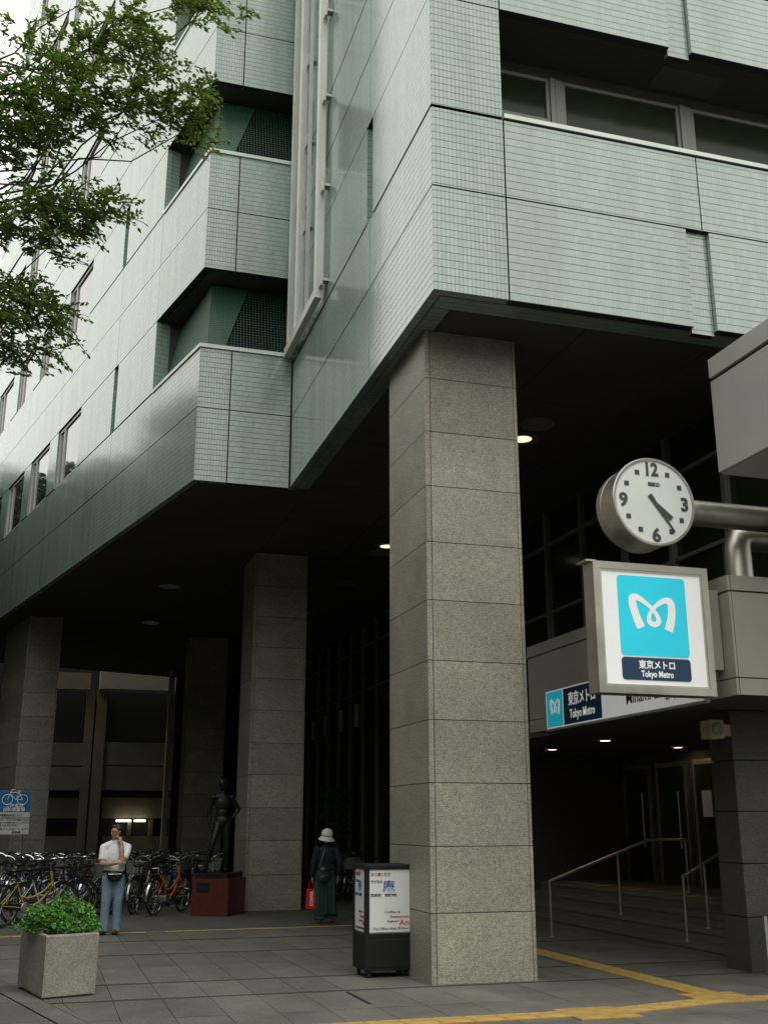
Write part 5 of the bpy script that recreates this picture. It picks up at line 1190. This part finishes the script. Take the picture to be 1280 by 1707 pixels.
# ================================================================== IVY PILLAR
ip = V((8.45, 33.5)); iv = thing('ivy_shrub', (ip.x, ip.y, gz(ip.y)), 'tall narrow green shrub in the dark passage', 'shrub')
m_ = MB()
for k in range(1400):
    a = random.uniform(0, 2 * math.pi); rr = random.uniform(0.25, 0.5); z = random.uniform(0.1, 2.95)
    p = V((ip.x + rr * math.cos(a), ip.y + rr * math.sin(a), gz(ip.y) + z)); leaf(m_, p, V((math.cos(a), math.sin(a), 0.3)) + rdir(), rdir(), 0.10, 0.07)
m_.build('foliage', 'leaf_ivy', iv); MB().tube([(ip.x, ip.y, gz(ip.y)), (ip.x + 0.03, ip.y, 1.4), (ip.x, ip.y, 2.6)], [0.06, 0.04, 0.02], 7).build('stem', 'bark', iv)

# ================================================================== TREES
def grow(mb, p0, p1, r0, r1, wob=0.06, n=5, droop=0.0):
    p0, p1 = V(p0), V(p1); P = []; Ln = (p1 - p0).length
    for k in range(n + 1):
        t = k / n; P.append(p0.lerp(p1, t) + (rdir() * Ln * wob if 0 < k < n else V()) + V((0, 0, droop * Ln * math.sin(math.pi * t))))
    mb.tube(P, [r0 + (r1 - r0) * k / n for k in range(n + 1)], 7); return P
def spray(mb, tw, c, d, nl, size, spread):
    """one twig with leaves set along both sides, tips hanging a little"""
    d = d.normalized(); e_ = c + d * spread + V((0, 0, -spread * 0.25)); tw.tube([c, c.lerp(e_, 0.5) + rdir() * spread * 0.08, e_], [0.006, 0.004, 0.002], 4, caps=False)
    s = d.cross(V((0, 0, 1))).normalized()
    for k in range(nl):
        t = (k + 0.5) / nl; p = c.lerp(e_, t) + rdir() * spread * 0.10
        leaf(mb, p, d * 0.6 + s * (1 if k % 2 else -1) * random.uniform(0.5, 1.1) + V((0, 0, random.uniform(-0.5, 0.15))), V((0, 0, 1)) + rdir() * 0.7, size * random.uniform(0.7, 1.25), size * 0.5)
tr = thing('zelkova_tree', (-3.0, 9.3, gz(9.3)), 'leafy zelkova street tree whose branches hang over the pavement', 'tree')
tk = MB(); grow(tk, (-3.0, 9.3, 0.0), (-2.9, 9.2, 3.2), 0.24, 0.19, 0.015); T0 = V((-2.9, 9.2, 3.2)); tk.build('trunk', 'bark', tr)
CL = [  # px, py, rx, ry (px), distance: clusters of the crown that reach into the view
    (345, 0, 62, 9, 9.8, 34), (300, -8, 60, 10, 9.8, 26), (352, 22, 7, 16, 9.7, 5), (150, 8, 14, 14, 9.6, 5),
    (92, 92, 50, 14, 9.4, 40), (150, 72, 44, 18, 9.5, 40), (215, 48, 48, 20, 9.6, 44), (228, 88, 50, 16, 9.6, 42), (265, 70, 20, 22, 9.6, 16),
    (55, 165, 62, 20, 9.3, 56), (140, 158, 60, 20, 9.3, 60), (215, 158, 52, 20, 9.4, 50), (300, 150, 50, 14, 9.5, 34), (345, 150, 24, 12, 9.6, 12), (290, 195, 52, 18, 9.5, 40), (335, 212, 26, 16, 9.6, 18),
    (15, 205, 44, 36, 9.2, 56), (85, 205, 56, 24, 9.2, 56), (170, 200, 46, 16, 9.3, 30), (230, 200, 34, 12, 9.3, 16), (20, 260, 54, 26, 9.1, 52), (88, 252, 34, 18, 9.2, 26),
    (165, 345, 46, 20, 9.0, 46), (105, 335, 50, 20, 9.0, 44), (205, 350, 18, 14, 9.0, 12), (60, 370, 54, 18, 8.9, 44), (130, 380, 46, 16, 8.9, 36), (25, 395, 40, 24, 8.8, 34), (95, 415, 34, 14, 8.9, 22),
    (20, 490, 44, 22, 8.7, 44), (75, 500, 46, 16, 8.7, 38), (30, 535, 46, 20, 8.7, 40), (95, 535, 30, 16, 8.7, 24), (20, 575, 40, 18, 8.7, 32), (75, 572, 26, 14, 8.7, 16), (4, 602, 24, 14, 8.6, 12), (6, 55, 10, 14, 9.2, 5), (4, 130, 10, 20, 9.2, 7)]
lv = MB(); tw = MB(); br = MB()
anchors = [V((-1.6, 9.0, 5.2)), V((-1.5, 9.1, 6.6)), V((-1.5, 9.2, 8.0)), V((-1.4, 9.3, 9.4))]
for i, a in enumerate(anchors): grow(br, T0 + V((0, 0, 0.1 * i)), a, 0.12, 0.05, 0.05)
for px, py, rx, ry, D, n_ in CL:
    px -= 16; c = atd(px, py, D); src = min(anchors, key=lambda a: (a - c).length + 2.0 * abs(a.z - c.z + 0.2)); P = grow(br, src, c, 0.014, 0.004, 0.06, 6, -0.02)
    sc_ = D / FPX
    for k in range(int(n_ * 0.85)):
        v = rdir(); rr = random.random() ** 0.45
        p = c + CR * v.x * rx * sc_ * rr + CU * v.y * ry * sc_ * rr + CF * v.z * 0.55 * rr
        out = (p - src); out.z *= 0.25
        spray(lv, tw, p, out.normalized() + rdir() * 0.8, random.randint(12, 17), 0.052, random.uniform(0.13, 0.24))
# the rest of the crown, left of the view
for k in range(330):
    v = rdir(); c = V((-3.9 + v.x * 2.4, 8.6 + v.y * 3.2, 8.2 + v.z * 3.0))
    if c.x > -0.06 * c.y - 1.1: continue
    if k < 40: grow(br, T0 + V((0, 0, 0.2)), c, 0.05, 0.01, 0.05, 5)
    for m_i in range(7): spray(lv, tw, c + rdir() * 0.45, v + rdir() * 0.7, 7, 0.085, 0.3)
br.build('limb', 'bark', tr); lv.build('crown', 'leaf_tree', tr); tw.build('twig', 'bark', tr)
def unseen_street_tree(x, y, h_, r, label, seed):
    random.seed(seed); t = thing('unseen_street_tree', (x, y, gz(y)), label, 'tree', 'street trees along the kerb beside the wing')
    k_ = MB(); grow(k_, (x, y, gz(y)), (x + 0.2, y, h_ * 0.4), 0.28, 0.18, 0.02)
    lf = MB()
    for i in range(7):
        v = rdir(); grow(k_, (x + 0.2, y, h_ * 0.4), (x + v.x * r * 0.7, y + v.y * r * 0.7, h_ * (0.6 + 0.25 * abs(v.z))), 0.12, 0.03, 0.06)
    k_.build('trunk', 'bark', t)
    lob = [(V((x, y, h_ * 0.60)) + V((v.x * r * 0.66, v.y * r * 0.66, v.z * h_ * 0.27)), random.uniform(0.3, 0.48) * r) for v in [rdir() for _ in range(26)]]
    for c, rr in lob:
        for i in range(850):
            v = rdir(); p = c + v * rr * random.random() ** 0.4; leaf(lf, p, v + rdir(), rdir(), random.uniform(0.24, 0.36), 0.2)
    lf.build('crown', 'leaf_far', t)
for i, (x, y, h_, r) in enumerate(((-7.2, 14.0, 14.5, 4.2), (-7.0, 22.5, 15.5, 4.6), (-6.9, 30, 16, 4.8), (-7.0, 38, 16.5, 4.9), (-7.6, 47, 17, 5.0))):  # row implied by the tile reflections, crowns thickened to keep sky light out
    unseen_street_tree(x, y, h_, r, 'broad street tree at the kerb beside the wing, %s from the street corner' % ['first', 'second', 'third', 'fourth', 'fifth'][i], 20 + i)

# ================================================================== UNSEEN STREET BEHIND AND BESIDE THE CAMERA, ADDED TO CUT LOW SKY LIGHT
def unseen_street_block(x0, x1, y0, y1, h_, face, label, mat, storeys):
    t = thing('unseen_street_building', ((x0 + x1) / 2, (y0 + y1) / 2, 0), label, 'building')
    MB().box(x0, x1, y0, y1, -1, h_).build('wall', mat, t); MB().box(x0 - 0.3, x1 + 0.3, y0 - 0.3, y1 + 0.3, h_, h_ + 0.5).build('roof', 'panel_grey', t)
    n = int((x1 - x0 if face == 'y' else y1 - y0) / 3.2)
    for k in range(storeys):
        z = 1.2 + k * (h_ - 1.0) / storeys
        for i in range(n):
            if face == 'y': a = x0 + 0.8 + 3.2 * i; MB().box(a, a + 2.0, y1 - 0.01, y1 + 0.03, z, z + 1.6).build('window', 'pane', t)
            else: a = y0 + 0.8 + 3.2 * i; MB().box(x1 - 0.01, x1 + 0.03, a, a + 2.0, z, z + 1.6).build('window', 'pane', t)
unseen_street_block(-22, 2, -38, -24, 14.5, 'y', 'beige office block across the street behind the camera', 'conc_far', 5)
unseen_street_block(4, 40, -38, -24, 15.5, 'y', 'grey office block across the street behind the camera', 'panel_grey', 6)
unseen_street_block(-40, -24, -14, 24, 15, 'x', 'low grey block on the far side of the side street', 'panel_grey', 4)
unseen_street_block(-42, -25, 27, 75, 16, 'x', 'long beige block on the far side of the side street', 'conc_far', 4)
for i, (x, y, h_, r) in enumerate(((-10.5, 11, 12, 3.6), (-11, 1, 12, 3.8), (-9, -10, 11, 3.6), (4, -11, 11, 3.8), (14, -11, 11, 3.8))):  # more trees out of view, added to screen the sky
    unseen_street_tree(x, y, h_, r, ['broad street tree at the kerb of the side street', 'broad street tree on the street corner', 'street tree across from the corner', 'street tree opposite the tower', 'street tree opposite the station canopy'][i], 40 + i)
